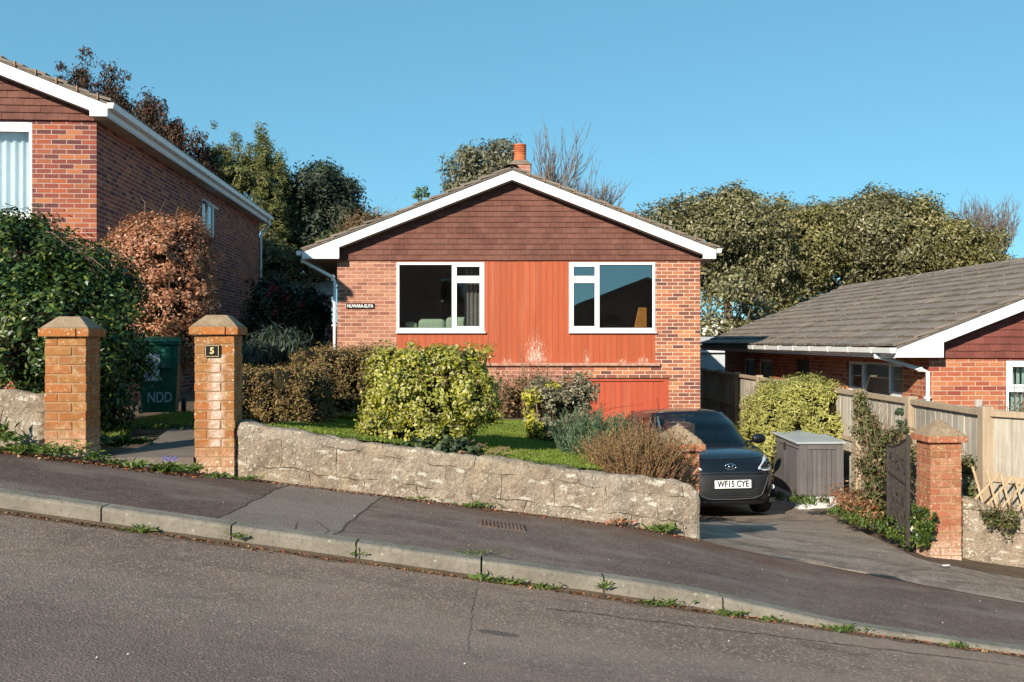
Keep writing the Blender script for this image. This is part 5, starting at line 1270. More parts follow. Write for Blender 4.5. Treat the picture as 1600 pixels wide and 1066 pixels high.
L_VARIEG = leaf_mat('grey_cream_leaf', [(.40,.36,.25),(.22,.20,.11),(.52,.48,.36),(.15,.15,.07),(.30,.24,.14)], .6, .2, .3, 3)
L_ROSE = leaf_mat('rosemary_needle', [(.09,.15,.06),(.14,.21,.11),(.22,.28,.19),(.06,.11,.035)], .6, .15, .3, 3)
L_HEATH = leaf_mat('dry_heath_leaf', [(.20,.105,.045),(.28,.17,.085),(.16,.11,.05),(.36,.24,.12),(.19,.165,.065)], .7, .2, .3, 3)
L_CONHEDGE = leaf_mat('golden_conifer', [(.34,.33,.07),(.48,.45,.12),(.22,.24,.05),(.58,.54,.19)], .65, .2, .3, 2)
L_OAK = leaf_mat('holm_oak_leaf', [(.14,.135,.045),(.21,.195,.075),(.29,.26,.12),(.07,.08,.028),(.40,.36,.22)], .5, .15, .45, .5)
L_OAK2 = leaf_mat('bright_oak_leaf', [(.19,.175,.05),(.27,.24,.08),(.13,.13,.04),(.36,.31,.15)], .5, .15, .45, .5)
L_CON = leaf_mat('conifer_leaf', [(.11,.13,.035),(.17,.175,.05),(.24,.22,.07),(.06,.075,.025)], .6, .1, .3, .5)
L_DARK = leaf_mat('dark_evergreen_leaf', [(.03,.048,.03),(.05,.07,.04),(.07,.09,.045)], .6, .1, .4, .5)
L_RUSSET = leaf_mat('russet_conifer_leaf', [(.13,.062,.042),(.085,.075,.042),(.19,.08,.05),(.06,.055,.04)], .7, .1, .3, .35)
L_BRAMBLE = leaf_mat('bramble_leaf', [(.07,.11,.025),(.12,.16,.04),(.20,.13,.06),(.05,.08,.02),(.26,.2,.1)], .55, .2, .4, 2)
L_WEED = leaf_mat('weed_leaf', [(.09,.15,.025),(.14,.21,.04),(.07,.12,.02),(.18,.24,.06)], .55, .3, .4, 3)
L_DRY = leaf_mat('dry_leaf', [(.30,.16,.07),(.40,.10,.05),(.45,.32,.18),(.22,.10,.05)], .8, .1, .2, 3)
L_IVY = leaf_mat('ivy_leaf', [(.03,.05,.025),(.05,.09,.03),(.08,.11,.05)], .6, .1, .5, 3)
L_GRASS = leaf_mat('grass_blade', [(.20,.28,.03),(.25,.32,.05),(.30,.33,.08),(.15,.23,.03)], .6, .3, .3, 1.2)
L_PURPLE = simple('blue_petals', (.16, .15, .55), .6, .2, 30)
L_RED = simple('red_petals', (.22, .01, .02), .6, .3, 30)
L_PALE = simple('white_blossom', (.70, .66, .58), .7, .1, 30)

# dense laurel at the left
lb = [b(20, 440, 9.6, 250, 200, 1.6), b(110, 470, 9.8, 210, 200, 1.5), b(60, 530, 9.4, 300, 230, 1.6), b(150, 560, 10.4, 110, 230, 1.2), b(-90, 480, 9.6, 240, 300, 1.6), b(206, 560, 11.0, 44, 90, .7), b(140, 640, 10.0, 110, 110, 1.0), b(30, 380, 10, 150, 90, 1.2)]
shrub('laurel_bush', 'big dark glossy evergreen bush behind the left pillar and wall', 'bush', lb, 46000, .062, L_LAUREL, .42, .15, k=.62, shell=.68, up=.3, twigs=0)
# straggly climber above it
e = empty('climber', (PX(120, 10), 9.6, -1), 0, 'thin bare brownish climber stems arching over the top of the dark evergreen bush', 'climber')
mb = MB(); base = Vector(e.location)
for i in range(34):
    x = rnd.uniform(20, 170); y = mix(335, 400, clamp((x - 20) / 150)) + rnd.uniform(-5, 30); p0 = Vector((PX(x, 9.9), 9.9 + rnd.uniform(-.5, .2), PZ(y, 9.9))); pts = [p0 - base]; d = Vector((rnd.uniform(.2, 1), rnd.uniform(-.3, .3), rnd.uniform(-.4, .5)))
    for k in range(5): p0 = p0 + d * .09; d += Vector((.05, rnd.gauss(0, .2), -.22 + rnd.gauss(0, .15))); pts.append(p0 - base)
    mb.tube(pts, [.006, .0055, .005, .004, .003, .002], 4, cap=False)
mb.build('stem', simple('climber_stem', (.26, .17, .10), .9, .3, 9), e)
# copper bush
bb_ = [b(252, 400, 12.9, 150, 130, 1.5), b(262, 470, 12.9, 140, 160, 1.5), b(215, 405, 12.7, 95, 90, 1.1), b(296, 420, 13.0, 64, 170, 1.1), b(280, 530, 13.0, 80, 110, 1.0)]
shrub('copper_beech_bush', 'rounded copper-brown beech bush against the shaded wall of the left house', 'bush', bb_, 38000, .048, L_BEECH, .5, .11, k=.64, shell=.74, up=.35, out=1.1, rand=.45, twigs=90, twig_len=.35)
def hedgeblobs(x0, x1, y0, y1, D, dep, nx=5):
    w = (x1 - x0) / nx; h = y1 - y0; out = []
    for i in range(nx):
        cx = x0 + w * (i + .5)
        for (cy, hh) in ((y0 + h * .22, h * .46), (y0 + h * .5, h * .55), (y0 + h * .78, h * .46)):
            for dy in (-.28, .1, .4): out.append(b(cx, cy + rnd.uniform(-2, 2), D, w * 1.35, hh, dep * .55, dy * dep))
    return out
shrub('clipped_hedge', 'lower clipped brown hedge block right behind the number 5 pillar', 'hedge', hedgeblobs(352, 505, 576, 672, 9.7, 1.0), 46000, .028, L_BROWN, .36, .075, k=.84, shell=.84, nclump=2600, twigs=140, twig_len=.10)
shrub('clipped_hedge', 'taller clipped brown hedge block behind the yellow-green bush, its side in shade', 'hedge', hedgeblobs(478, 598, 545, 640, 11.6, 1.3, 4), 46000, .030, L_BROWN, .36, .085, k=.84, shell=.84, nclump=2600, twigs=140, twig_len=.10)
# dark shrubs in the side passage
shrub('camellia_bush', 'dark shrub with a few red flowers in the shaded gap between the houses', 'bush', [b(430, 480, 20.3, 100, 110, 1.2), b(455, 540, 20.2, 100, 120, 1.2), b(405, 540, 20, 90, 110, 1.2), b(485, 505, 21.5, 60, 130, 1.2)], 15000, .08, L_DARK, .5, .2, k=.75)
e = empty('red_flowers', (PX(430, 19.6), 19.6, PZ(470, 19.6)), 0, 'scattered dark red blooms on the shrub between the two houses', 'flowers')
P_ = np.array([[PX(x, 19.6), 19.6 - rnd.uniform(0, .15), PZ(y, 19.6)] for x, y in [(425, 447), (428, 450), (432, 452), (421, 460), (448, 468), (430, 490), (470, 476), (440, 505), (433, 487), (452, 462)]]); P_ = np.repeat(P_, 7, 0) + nr.normal(size=(70, 3)) * .03
V, Q = leaf_arrays(P_, nr.normal(size=P_.shape) + np.array([0, -1., .3]), np.full(len(P_), .06), .9); fastmesh('petals', V - np.array(e.location), Q, L_RED, None, e)
shrub('spiky_shrub', 'dark green low shrub with sword leaves behind the clipped hedge', 'bush', [b(400, 558, 12.2, 110, 60, 1.2), b(440, 550, 13, 80, 60, 1.2)], 2400, .15, L_DARK, .14, .2, k=.7, droop='up')
# yellow-green bush over the wall
yb = [b(675, 625, 8.85, 170, 140, 1.0), b(620, 615, 8.8, 90, 110, .9), b(735, 620, 8.9, 85, 110, .9), b(640, 575, 8.8, 80, 55, .7), b(705, 575, 8.9, 90, 55, .7), b(595, 660, 8.7, 60, 70, .7), b(690, 545 + 18, 8.8, 26, 44, .3), b(742, 572, 8.9, 30, 34, .3), b(590, 572, 8.8, 34, 44, .3), b(660, 680, 8.6, 150, 50, .7), b(612, 557, 8.8, 30, 40, .3), b(765, 600, 8.9, 26, 40, .3)] + [b(rnd.uniform(585, 765), 553 + rnd.uniform(0, 12), 8.85 + rnd.uniform(-.2, .3), 13, rnd.uniform(20, 42), .16) for _ in range(15)] + [b(rnd.choice((582, 776)) + rnd.uniform(-6, 3), rnd.uniform(590, 680), 8.8, 24, 14, .16) for _ in range(9)]
shrub('euonymus_bush', 'yellow-green variegated bush bulging over the middle of the stone wall', 'bush', yb, 30000, .038, L_YELLOW, .52, .07, k=.45, shell=.66, up=.35, out=.9, stems=12, twigs=60, twig_len=.15)
shrub('ivy', 'small dark ivy patch hanging over the wall top under the yellow-green bush', 'ivy', [b(690, 704, 8.1, 70, 26, .25), b(655, 700, 8.1, 50, 22, .25), b(725, 706, 8.12, 50, 18, .2)], 750, .05, L_IVY, .8, .06, k=0)
e = empty('cut_branches', (PX(740, 8.1), 8.15, PZ(712, 8.1)), 0, 'bare woody prunings lying along the wall top right of the ivy', 'branches'); mb = MB()
for i in range(40):
    x = rnd.uniform(-.33, .25); a = rnd.gauss(.12, .25); L = rnd.uniform(.08, .2); p = Vector((x, rnd.uniform(-.05, .06), rnd.uniform(0, .05))); q = p + Vector((math.cos(a), rnd.gauss(0, .2), math.sin(a))) * L
    mb.tube([p, p.lerp(q, .5) + Vector((0, 0, rnd.gauss(0, .02))), q], [.0045, .004, .002], 5)
mb.build('twigs', M_TWIG, e)
# wall-side plants by the house
shrub('climbing_rose', 'brownish half-bare climber low against the brick under the boarded panel', 'climber', [b(800, 620, 17.6, 70, 60, .9), b(775, 630, 17.4, 50, 50, .9), b(835, 615, 17.6, 60, 70, .9)], 3800, .06, L_HEATH, .5, .16, k=.4, twigs=120, twig_len=.6)
shrub('climbing_ivy', 'thin ivy strand climbing the joint between the left brickwork and the red boards', 'ivy', [b(622, 560, 18.5, 12, 60, .25), b(620, 590, 18.5, 20, 60, .3)], 420, .07, L_WEED, .7, .1, k=0)
# grey-cream shrub with golden one beside it
shrub('grey_leaved_shrub', 'grey-cream variegated shrub in front of the garage door', 'bush', [b(880, 640, 11.4, 80, 90, 1.0), b(860, 650, 11.2, 70, 110, .9), b(905, 615, 11.5, 56, 56, .8), b(885, 680, 11.2, 80, 50, .8), b(845, 620, 11.2, 40, 50, .6)], 10500, .042, L_VARIEG, .5, .08, k=.66, shell=.72, twigs=90, twig_len=.2)
shrub('golden_shrub', 'bright golden-yellow leaved strip of shrub on the left edge of the grey-cream one', 'bush', [b(833, 640, 11.0, 22, 80, .35), b(842, 670, 10.9, 32, 40, .4), b(828, 615, 11.0, 18, 36, .3), b(862, 603, 11.1, 30, 16, .3), b(826, 655, 11, 16, 12, .2)], 1700, .042, L_GOLD, .6, .06, k=0)
# tangled stems above
e = empty('climber', (PX(868, 12.3), 12.3, PZ(640, 12.3)), 0, 'bare tangled stems rising above the grey-cream shrub against the brickwork', 'climber'); mb = MB()
for i in range(70):
    p = Vector((rnd.uniform(-.45, .35), rnd.uniform(-.1, .1), rnd.uniform(.0, .2))); d = Vector((rnd.gauss(0, .35), rnd.gauss(0, .2), rnd.uniform(.4, 1))); pts = [p]
    for k in range(5): p = p + d * rnd.uniform(.06, .11); d += Vector((rnd.gauss(0, .3), rnd.gauss(0, .15), -.16)); pts.append(p)
    mb.tube(pts, [.004, .004, .0035, .003, .002, .0015], 4, cap=False)
mb.build('stem', M_TWIG, e)
# spiked upright shrubs (rosemary, heath)
def spiky(name, label, cat, base, n, h, spread, leafm, leafn, lsize, r=.003, stem=None, bend=.12, foot=.10, dirx=0, asp=.22):
    e = empty(name, base, 0, label, cat); mb = MB(); LP = []; LD = []
    for i in range(n):
        a = rnd.uniform(0, 2 * math.pi); q = rnd.random() ** .6; d = Vector((math.cos(a) * q * spread + dirx, math.sin(a) * q * spread * .8, 1)).normalized(); p = Vector((math.cos(a) * q * foot, math.sin(a) * q * foot, 0)); L = h * rnd.uniform(.55, 1.08) * (1 - .15 * q); pts = [p]
        for k in range(4):
            d = (d + Vector((rnd.gauss(0, bend), rnd.gauss(0, bend), rnd.gauss(.02, bend * .5)))).normalized(); p2 = p + d * L / 4
            for m_ in range(leafn): t = rnd.random(); LP.append(p.lerp(p2, t)); LD.append(d)
            p = p2; pts.append(p)
        mb.tube(pts, [r, r, r * .8, r * .6, r * .3], 4, cap=False)
    mb.build('stem', stem or M_TWIG, e, fixn=False)
    P = np.array([tuple(v) for v in LP]); D_ = np.array([tuple(v) for v in LD]); P = P + nr.normal(size=P.shape) * lsize * .25
    V, Q = leaf_arrays(P, nr.normal(size=P.shape), lsize * (.6 + .8 * nr.rand(len(P))), asp, D_ + nr.normal(size=P.shape) * .45, .05); fastmesh('foliage', V, Q, leafm, None, e); return e
spiky('rosemary_bush', 'upright grey-green rosemary bush between the grey-cream shrub and the brown one', 'bush', (PX(915, 9.6), 9.6, PZ(738, 9.6)), 210, .72, .42, L_ROSE, 22, .035, .003, L_ROSE, .10, .16)
spiky('rosemary_bush', 'smaller rosemary clump leaning right behind the brown bush, paler green tips', 'bush', (PX(948, 9.9), 9.95, PZ(725, 9.9)), 120, .58, .42, L_ROSE, 20, .035, .003, L_ROSE, .10, .10, .22)
spiky('dry_heather_bush', 'large brown dried-out twiggy bush behind the right end of the stone wall', 'bush', (PX(998, 8.45), 8.45, PZ(760, 8.5)), 560, .62, .66, L_HEATH, 9, .022, .003, simple('dry_stem', (.27, .15, .075), .8, .3, 9), .13, .22, .05, .4)
spiky('dry_heather_bush', 'lower greenish-brown twiggy bush left of the dried-out one above the wall', 'bush', (PX(965, 8.6), 8.65, PZ(752, 8.6)), 240, .50, .75, L_BROWN, 12, .022, .003, M_TWIG, .13, .18, -.05, .4)
spiky('dry_heather_bush', 'reddish spiky twigs pushing out around the pointed pillar cap', 'bush', (PX(1034, 8.4), 8.40, PZ(768, 8.45)), 110, .42, .36, L_HEATH, 7, .022, .003, simple('red_stem', (.24, .10, .07), .8, .3, 9), .14, .14, .0, .4)
# golden conifer hedge
hb = [b(1243, 658, 15.8, 150, 135, 1.6), b(1200, 665, 15.7, 76, 120, 1.3), b(1288, 655, 15.3, 78, 120, 1.1), b(1245, 622, 15.8, 130, 64, 1.4), b(1187, 690, 15.7, 50, 90, 1.2), b(1302, 690, 15.2, 50, 100, 1.0), b(1240, 700, 15.8, 150, 80, 1.3), b(1275, 618, 15.5, 60, 50, 1.0)]
shrub('conifer_bush', 'dense golden-green conifer bush behind the storage box', 'bush', hb, 44000, .085, L_CONHEDGE, .22, .12, k=.68, shell=.80, up=.5, out=1.0, twigs=24, twig_len=.22, droop='out')
# brambles and climbers along the fence
shrub('fence_climber', 'green climber on the first visible fence panel right of the conifer', 'climber', [b(1352, 670, 12.9, 34, 50, .4), b(1345, 640, 13.2, 14, 50, .25)], 1500, .05, L_BRAMBLE, .55, .08, k=.3, twigs=14, twig_len=.25)
shrub('ivy', 'narrow ivy strand on the thick fence post above the gate', 'ivy', [b(1409, 655, 11.9, 8, 76, .16)], 330, .045, L_IVY, .7, .04, k=0)
shrub('bramble', 'tangled bramble mass in front of the fence behind the open iron gate', 'bramble', [b(1385, 720, 11.8, 70, 70, .8), b(1365, 740, 11.9, 60, 60, .7), b(1385, 765, 11.3, 80, 60, .8), b(1400, 700, 11.6, 60, 50, .6)], 5200, .048, L_BRAMBLE, .5, .10, k=.55, twigs=120, twig_len=.35)
shrub('bramble', 'low dry brown undergrowth between the storage box and the gate', 'bramble', [b(1345, 785, 12.0, 90, 26, .8), b(1330, 775, 12.6, 60, 24, .6), b(1375, 800, 11.2, 80, 34, .6)], 3600, .045, L_DRY, .35, .09, k=0, stems=0, twigs=120, twig_len=.25)
shrub('weed_bank', 'green weeds with tiny yellow flowers edging the drive below the gate', 'weeds', [b(1400, 822, 10.4, 70, 34, .5), b(1355, 806, 11.2, 80, 24, .5), b(1310, 793, 12.0, 60, 18, .4), b(1420, 838, 9.9, 44, 30, .35), b(1270, 782, 13.0, 50, 12, .3), b(1230, 775, 14.0, 40, 14, .3)], 5200, .045, L_WEED, .3, .05, k=0, stems=0, droop='up')
P_ = []
for i in range(120):
    y = rnd.uniform(9.9, 13.6); P_.append((dr_right(y) + rnd.uniform(.02, .35), y, drive(4.2, y) + rnd.uniform(.04, .16)))
P_ = np.repeat(np.array(P_), 3, 0) + nr.normal(size=(360, 3)) * .006; V, Q = leaf_arrays(P_, nr.normal(size=P_.shape) + np.array([0, -.5, 1.]), np.full(len(P_), .022), .8); tag(fastmesh('yellow_flowers', V, Q, L_GOLD), 'sprinkle of tiny yellow flowers in the weeds along the right edge of the drive', 'flowers', kind='stuff')
spiky('ivy', 'ivy sprig at the foot of the red brick pillar beside the gate', 'ivy', (PX(1436, 9.7), 9.62, PZ(852, 9.6)), 26, .42, .25, L_LAUREL, 12, .05, .003, M_TWIG, .15, .06, 0, .6)
# brambles over the right wall
shrub('bramble', 'dark leafy bramble over the trellis at the right edge', 'bramble', [b(1585, 690, 10.6, 60, 60, .5), b(1605, 670, 10.6, 60, 60, .5), b(1560, 728, 10.6, 110, 30, .4), b(1560, 765, 10.6, 130, 40, .3)], 7500, .05, L_BRAMBLE, .5, .10, k=.5, twigs=60, twig_len=.4)
shrub('bramble', 'trailing bramble shoots hanging in front of the crumbling wall', 'bramble', [b(1560, 806, 9.5, 50, 26, .25), b(1588, 822, 9.45, 40, 20, .2), b(1530, 852, 9.5, 30, 12, .15)], 800, .036, L_BRAMBLE, .5, .07, k=0, stems=0, twigs=24, twig_len=.25)

# ------------------------------------------------------------------ weeds in cracks (one of a kind each, by the thing they grow beside)
def tuft(label, px, D, z, n=40, size=.07, w=.10, h=.05, mat=None, name='weed_clump', up=True, cat='weed', group=None):
    x = PX(px, D); e = empty(name, (x, D, z), 0, label, cat, group); w *= .85; size *= .72; n = int(n * .9); P = nr.normal(size=(n, 3)) * np.array([w, w * .28, h * .35]); P[:, 2] = np.abs(P[:, 2]) + h * .4
    ld = P * np.array([1.2, 1.2, 0]) / (w + 1e-6) + np.array([0, -.15, .9 if up else .2]) + nr.normal(size=P.shape) * .3; N = nr.normal(size=P.shape) + np.array([0, -.6, .8])
    V, Q = leaf_arrays(P, N, size * (.5 + .9 * nr.rand(n)), .3, ld, .1); V[:, 2] = np.maximum(V[:, 2], -.01); fastmesh('leaves', V, Q, mat or L_WEED, None, e); return e
for lab, px, n, w, s_ in (('low weed clump against the kerb face near the left edge, right of the first joint', 218, 110, .07, .055), ('green weed sprouting from the second kerb joint from the left', 372, 45, .04, .045),
    ('tiny weed in the kerb joint below the limed pillar', 556, 26, .035, .04), ('grassy weed at the kerb joint below the middle of the stone wall', 752, 70, .05, .07), ('spreading weed just right of the grassy joint weed', 792, 90, .07, .05), ('small tuft with dead leaves left of the leafy joint weed', 845, 50, .06, .055),
    ('leafy weed climbing the kerb joint left of the dropped kerb', 943, 60, .028, .05), ('spiky weed pair at the gutter below the wall end', 1028, 110, .10, .055), ('rounded moss-green weed where the kerb drops', 1140, 100, .07, .05), ('small brownish weed right of the rounded one in the gutter', 1205, 60, .06, .045),
    ('long low weed in the gutter in front of the driveway', 1310, 150, .10, .045), ('last small weed in the gutter toward the right edge', 1494, 80, .05, .05)):
    x = PX(px, 5.97); zz = street(x) if px not in (372, 556, 943) else street(x) + .05
    tuft(lab, px, 5.96, zz - (.01), n, s_, w, .07 if px == 943 else .04, group='weeds in the kerb line')
tuft('green moss and grass line along the back of the kerb below the drain cover', 735, 6.16, pave(PX(735, 6.16)), 160, .03, .14, .02, group='weeds on the pavement')
tuft('grass tuft at the foot of the wall near its right end', 1038, 7.98, pave(PX(1038, 8)) + .01, 70, .12, .07, .05, group='weeds at the wall foot')
tuft('reddish withered weed at the wall foot left of the last grass tuft', 968, 7.93, pave(PX(968, 8)) + .01, 70, .07, .06, .05, L_DRY, group='weeds at the wall foot')
tuft('grass tuft at the wall foot above the drain cover', 745, 7.83, pave(PX(745, 8)) + .01, 70, .08, .10, .03, group='weeds at the wall foot')
tuft('small weeds at the wall foot under the yellow-green bush', 655, 7.80, pave(PX(655, 8)) + .01, 50, .05, .08, .02, group='weeds at the wall foot')
tuft('weed patch where the limed pillar meets the stone wall', 388, 7.60, pave(PX(388, 7.6)) + .01, 80, .06, .07, .03, group='weeds at the wall foot')
tuft('grassy weeds at the left edge below the short wall', 32, 7.38, pave(PX(32, 7.4)) + .01, 130, .14, .13, .05, group='weeds at the wall foot')
tuft('tall leafy weed growing against the short wall at the left edge', 6, 7.36, pave(PX(6, 7.4)) + .02, 90, .12, .07, .18, group='weeds at the wall foot')
tuft('broad green weed clump in front of the unnumbered pillar', 95, 7.36, pave(PX(95, 7.4)) + .01, 260, .07, .13, .11, up=False, group='weeds at the wall foot')
tuft('green weed clump at the right foot of the unnumbered pillar', 145, 7.40, pave(PX(145, 7.4)) + .01, 130, .06, .07, .08, up=False, group='weeds at the wall foot')
tuft('small weed on the step between the two gate pillars', 172, 7.44, pave(PX(172, 7.4)) + .01, 60, .06, .05, .04, group='weeds at the wall foot')
tuft('tufted weed below the middle of the entrance step', 212, 7.44, pave(PX(212, 7.4)) + .01, 110, .08, .07, .05, group='weeds at the wall foot')
tuft('strappy bluebell leaves in front of the entrance step', 262, 7.48, pave(PX(262, 7.4)) + .01, 120, .12, .07, .05, group='weeds at the wall foot')
tuft('green weed at the foot of the number 5 pillar', 300, 7.50, pave(PX(300, 7.4)) + .01, 130, .07, .06, .09, up=False, group='weeds at the wall foot')
tuft('low pale weeds along the right foot of the number 5 pillar', 342, 7.55, pave(PX(342, 7.4)) + .01, 80, .06, .07, .03, group='weeds at the wall foot')
e = tuft('cluster of bluebell flowers in front of the entrance step', 262, 7.46, pave(PX(262, 7.4)) + .085, 46, .04, .042, .05, L_PURPLE, name='bluebells', cat='flowers')
tuft('sunlit grass tuft beside the path inside the gateway', 205, 8.6, -.96, 160, .10, .12, .05); tuft('shaded grass beside the path near the bin', 232, 10.2, -.97, 260, .12, .25, .05); tuft('strappy plant at the right foot of the laurel', 175, 8.3, -.95, 60, .22, .10, .08, L_LAUREL)
# dead leaves and litter
def litter(label, xs, ys, n, size, mat, fz, name='fallen_leaves'):
    P = np.array([[rnd.uniform(*xs), 0, 0] for _ in range(n)]); 
    for p in P: p[1] = ys(p[0]) ; p[2] = fz(p[0], p[1]) + .006
    V, Q = leaf_arrays(P, nr.normal(size=P.shape) * .35 + np.array([0, 0, 1.]), size * (.5 + nr.rand(n)), .55, None, .25)
    o = fastmesh(name, V, Q, mat); tag(o, label, 'leaves', kind='stuff')
litter('rusty dead leaves strewn below the left pillar and entrance step', (-4.1, -2.5), lambda x: wall_y(x) - .16 - abs(rnd.gauss(0, .06)), 420, .035, L_DRY, lambda x, y: pave(x))
litter('brown leaf litter gathered in the gutter along the kerb', (-3.6, 4.0), lambda x: 5.985 - abs(rnd.gauss(0, .028)), 1500, .020, L_DRY, lambda x, y: street(x))
litter('brown leaf crumbs along the foot of the stone wall', (-2.2, 1.6), lambda x: wall_y(x) - .02 - abs(rnd.gauss(0, .05)), 700, .022, L_DRY, lambda x, y: pave(x))
litter('pale petals and grit scattered over the pavement and drive', (-4, 4.2), lambda x: rnd.uniform(6.2, 7.6), 90, .010, L_PALE, lambda x, y: pave(x), 'scattered_petals')
litter('pale bits scattered on the road surface', (-3.5, 3.5), lambda x: rnd.uniform(3.6, 5.9), 90, .010, L_PALE, lambda x, y: street(x), 'scattered_petals')
o = MB(); o.box(-.035, .035, -.012, .012, 0, .006); o.build('paper_scrap', M_WHITE, None, loc=(PX(1490, 8.6), 8.75, drive(4.0, 8.75) + .02), rz=.3, label='small white scrap of litter on the tarmac in front of the red brick pillar', cat='litter')

# lawn grass
n = 90000; xs = nr.uniform(-2.6, 1.5, n); ys = 7.9 + (15.4 - 7.9) * nr.rand(n) ** 1.25
k = np.array([lawn_in(x, y) for x, y in zip(xs, ys)]); xs, ys = xs[k], ys[k]; zs = np.array([garden(x, y) for x, y in zip(xs, ys)]); P = np.stack([xs, ys, zs + .012], 1)
ld = nr.normal(size=P.shape) * .5 + np.array([.1, 0, .9]); V, Q = leaf_arrays(P, nr.normal(size=P.shape) + np.array([0, -.5, 0]), .045 * (.5 + .8 * nr.rand(len(P))), .16, ld, .05)
tag(fastmesh('grass', V, Q, L_GRASS), 'mown green lawn grass sloping down behind the stone wall', 'grass', kind='stuff')
n = 9000; xs = nr.uniform(-4.6, -3.0, n); ys = nr.uniform(8.8, 12.6, n); k = (xs < -3.75 + .95 + .1) & ((xs < -3.95 + .3 * np.sin(ys)) | (ys > 10.8)); P = np.stack([xs[k], ys[k], np.full(k.sum(), -.965)], 1)
V, Q = leaf_arrays(P, nr.normal(size=P.shape) + np.array([0, -.5, 0]), .09 * (.5 + .8 * nr.rand(len(P))), .12, nr.normal(size=P.shape) * .5 + np.array([.1, 0, .9]), .05)
tag(fastmesh('grass', V, Q, L_GRASS), 'longer shaded grass around the wheelie bin', 'grass', kind='stuff')

# ------------------------------------------------------------------ trees beyond
def tb(L): return [b(*q) for q in L]
tree('holm_oak', 'broad grey-green evergreen oak right behind the centre house roof end', PX(1150, 38), 38, -.5, tb([(1130, 365, 38, 150, 110, 5), (1085, 380, 38, 120, 100, 5), (1160, 340, 38, 110, 80, 4), (1040, 350, 38, 90, 60, 3), (1190, 400, 38, 100, 110, 4), (1120, 430, 38, 90, 50, 3), (1100, 325, 38, 60, 40, 3), (1150, 312, 38, 46, 36, 2)]), 46000, .16, L_OAK, .42, .38, .20, 22, shell=.5, up=.4)
tree('holm_oak', 'middle evergreen oak of the row behind the low bungalow, yellower top', PX(1240, 40), 40, -.5, tb([(1240, 395, 40, 120, 120, 5), (1215, 350, 40, 90, 60, 4), (1275, 380, 40, 100, 110, 4), (1230, 440, 40, 110, 80, 4), (1210, 460, 39, 80, 60, 3)]), 32000, .16, L_OAK2, .42, .4, .22, 18, shell=.5, up=.4)
tree('holm_oak', 'largest domed evergreen oak rising behind the middle of the low bungalow roof', PX(1330, 41), 41, -.5, tb([(1330, 370, 41, 150, 110, 6), (1370, 360, 41, 130, 100, 5), (1310, 410, 41, 150, 100, 5), (1390, 400, 41, 130, 90, 5), (1340, 335, 41, 110, 40, 4), (1380, 325, 41, 70, 36, 3)]), 46000, .16, L_OAK, .42, .4, .25, 16, shell=.5, up=.4)
tree('holm_oak', 'rightmost evergreen oak sloping down behind the bungalow ridge', PX(1450, 41), 41, -.5, tb([(1440, 375, 41, 130, 90, 5), (1490, 395, 41, 110, 70, 5), (1520, 415, 41, 70, 50, 4), (1425, 405, 41, 130, 80, 5), (1435, 340, 41, 70, 36, 3)]), 32000, .16, L_OAK2, .42, .4, .25, 12, shell=.5, up=.4)
tree('small_tree', 'open dark-limbed small tree seen past the right corner of the centre house', PX(1120, 33), 33, -1.6, tb([(1115, 470, 33, 60, 50, 3), (1150, 450, 33, 80, 50, 3), (1180, 480, 34, 60, 50, 3), (1110, 505, 33, 70, 30, 3), (1160, 512, 34, 90, 26, 3), (1210, 500, 34, 60, 30, 3)]), 5200, .15, L_OAK, .5, .35, .16, 22, shell=.3, fork=.2)
shrub('flowering_shrub', 'bush with white blossom low behind the bungalow roof corner', 'bush', tb([(1125, 520, 32, 50, 18, 2), (1150, 512, 32, 40, 20, 2), (1180, 515, 32.5, 60, 22, 2)]), 2200, .12, L_OAK, .5, .2, k=.4)
V, Q, _ = crown(tb([(1118, 518, 31.6, 36, 12, 1), (1190, 508, 32, 20, 12, 1)]), 260, .10, .8, .25); o = fastmesh('blossom', V, Q, L_PALE); tag(o, 'white blossom clusters low behind the bungalow roof corner', 'blossom', kind='stuff')
M_GTWIG = simple('grey_twig', (.17, .135, .115), .9, .25, 2)
for lab, px, D, h, seed, lean, ang in (('leafless tree with the tallest fine branches just right of the chimney', 842, 36, 2.45, 5, .05, 20), ('leafless tree in the middle of the fan of bare branches behind the right roof slope', 885, 36.5, 2.35, 12, .12, 22), ('lowest leafless tree at the right end of the fan of bare branches behind the roof', 925, 37, 2.0, 8, .22, 24),
    ('grey leafless tree at the far right above the bungalow ridge', 1585, 45, 2.5, 21, -.08, 26), ('pale leafless tree just beyond the rightmost evergreen oak', 1520, 44, 2.35, 33, .0, 26)):
    bare_tree('bare_tree', lab, PX(px, D), D, -.5, h, 1, seed, .10, 6, (lean, 0), M_GTWIG, nb=3, ang=ang)
shrub('leafy_shoot', 'sprig of green leaves poking above the left roof slope', 'shoot', [b(656, 300, 30, 14, 26, .3), b(650, 308, 30, 16, 14, .3), b(667, 303, 30, 8, 16, .3)], 260, .09, L_WEED, .5, .1, k=0)
tree('olive_green_tree', 'silvery olive tree showing above the roof just left of the chimney', PX(765, 38), 38, -.5, tb([(765, 262, 38, 80, 66, 3), (735, 262, 38, 70, 56, 3), (790, 245, 38, 50, 50, 3), (750, 300, 38, 110, 60, 3), (715, 285, 38, 50, 40, 2)]), 11000, .17, leaf_mat('olive_leaf', [(.17,.17,.09),(.25,.24,.15),(.12,.13,.05),(.33,.31,.22)], .5, .15, .4, .6), .35, .35, .2, 20, shell=.5, up=.4)
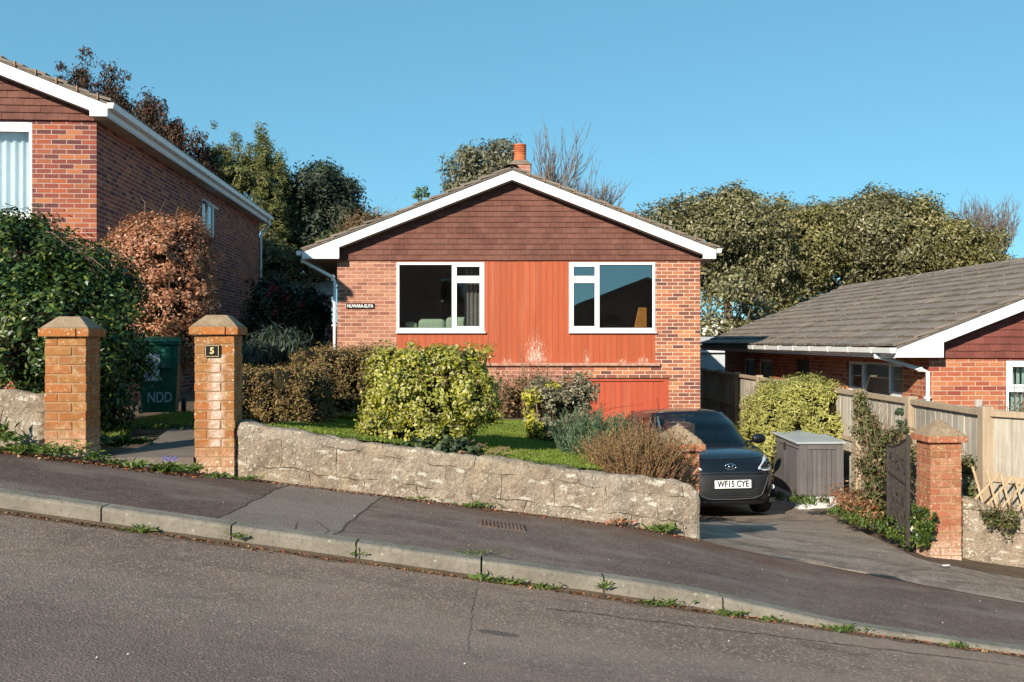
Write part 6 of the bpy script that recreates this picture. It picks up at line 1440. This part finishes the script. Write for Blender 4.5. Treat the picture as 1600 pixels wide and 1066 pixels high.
# conifers at left
def spires(L, D, w, hgt, seed=1):
    rr = random.Random(seed); out = []
    for px, py, hh in L:
        for i in range(6): t = i / 5; out.append((PX(px + rr.gauss(0, 4) * t, D), D + rr.uniform(-.4, .4), PZ(py + hh * t, D), w * (.25 + .75 * t), w * (.3 + .9 * t), hgt))
    return out
tree('conifer', 'broad green conifer with several ragged pointed tops between the houses', PX(385, 33), 33, -1.5, spires([(340, 214, 50), (362, 206, 50), (392, 214, 50), (405, 196, 60), (425, 224, 50), (441, 242, 50), (372, 225, 60), (330, 238, 50), (352, 228, 60), (415, 212, 50)], 33, .26, .35, 2) + tb([(385, 275, 33, 100, 60, 3), (350, 285, 33, 60, 60, 3), (420, 285, 33, 60, 60, 3), (385, 320, 33, 130, 90, 3.4), (345, 330, 33, 60, 90, 3), (430, 320, 33, 50, 80, 3), (400, 370, 33, 120, 100, 3)]), 46000, .17, L_CON, .20, .20, .25, 10, shell=.45, up=.6, droop='out', rand=.6, rag=16)
tree('evergreen_tree', 'dark spreading evergreen between the two houses behind the shed', PX(500, 35), 35, -1.5, tb([(500, 300, 35, 90, 70, 4), (470, 330, 35, 80, 80, 4), (525, 320, 35, 70, 60, 3), (495, 370, 35, 130, 90, 4), (545, 345, 35, 60, 40, 3), (450, 380, 35, 70, 90, 4), (510, 276, 35, 44, 24, 2), (555, 330, 35, 30, 20, 2)]), 34000, .16, L_DARK, .4, .33, .25, 22, shell=.55, up=.3)
tree('russet_conifer', 'tall dark russet-brown conifer rising behind the left house roof', PX(160, 31), 31, -1.5, spires([(75, 130, 70), (100, 120, 80), (133, 92, 110), (165, 112, 100), (205, 130, 100), (150, 130, 120), (185, 140, 120), (225, 160, 100), (245, 185, 90), (270, 205, 70), (215, 190, 100), (292, 222, 60), (120, 150, 100), (312, 230, 50), (180, 118, 60), (118, 105, 60), (255, 175, 60), (230, 148, 60), (275, 195, 50)], 31, .40, .44, 4), 34000, .14, L_RUSSET, .3, .26, .3, 10, shell=.3, up=.4, droop='up', rand=.7, rag=10)
shrub('garden_shrub', 'light green shrubs behind the shed under the dark evergreen', 'bush', tb([(440, 420, 29, 80, 60, 2.5), (500, 405, 29, 90, 50, 2.5), (540, 390, 29, 70, 60, 2.5), (420, 395, 30, 60, 60, 2.5)]), 7000, .14, L_BRAMBLE, .5, .28, k=.6)
shrub('dried_climber', 'straw-coloured dried climber heap above the shed roof', 'climber', tb([(560, 360, 29, 60, 50, 2), (590, 345, 29, 40, 34, 1.6), (480, 435, 28.5, 110, 30, 1.5), (430, 445, 28.5, 80, 36, 1.5)]), 4200, .12, L_HEATH, .25, .25, k=.5, twigs=260, twig_len=.7)
shrub('background_hedge', 'dark green hedge line across the plots behind the bungalows', 'hedge', [(PX(q, 30), 30, -.9, 1.3, 1.0, 1.5 if q < 700 else 1.2) for q in (420, 470, 520, 560)] + [(PX(q, 36), 36, -.2, 1.6, 1.0, 1.3) for q in (1080, 1140, 1200, 1260, 1320)], 9000, .16, L_DARK, .5, .4, k=.8)
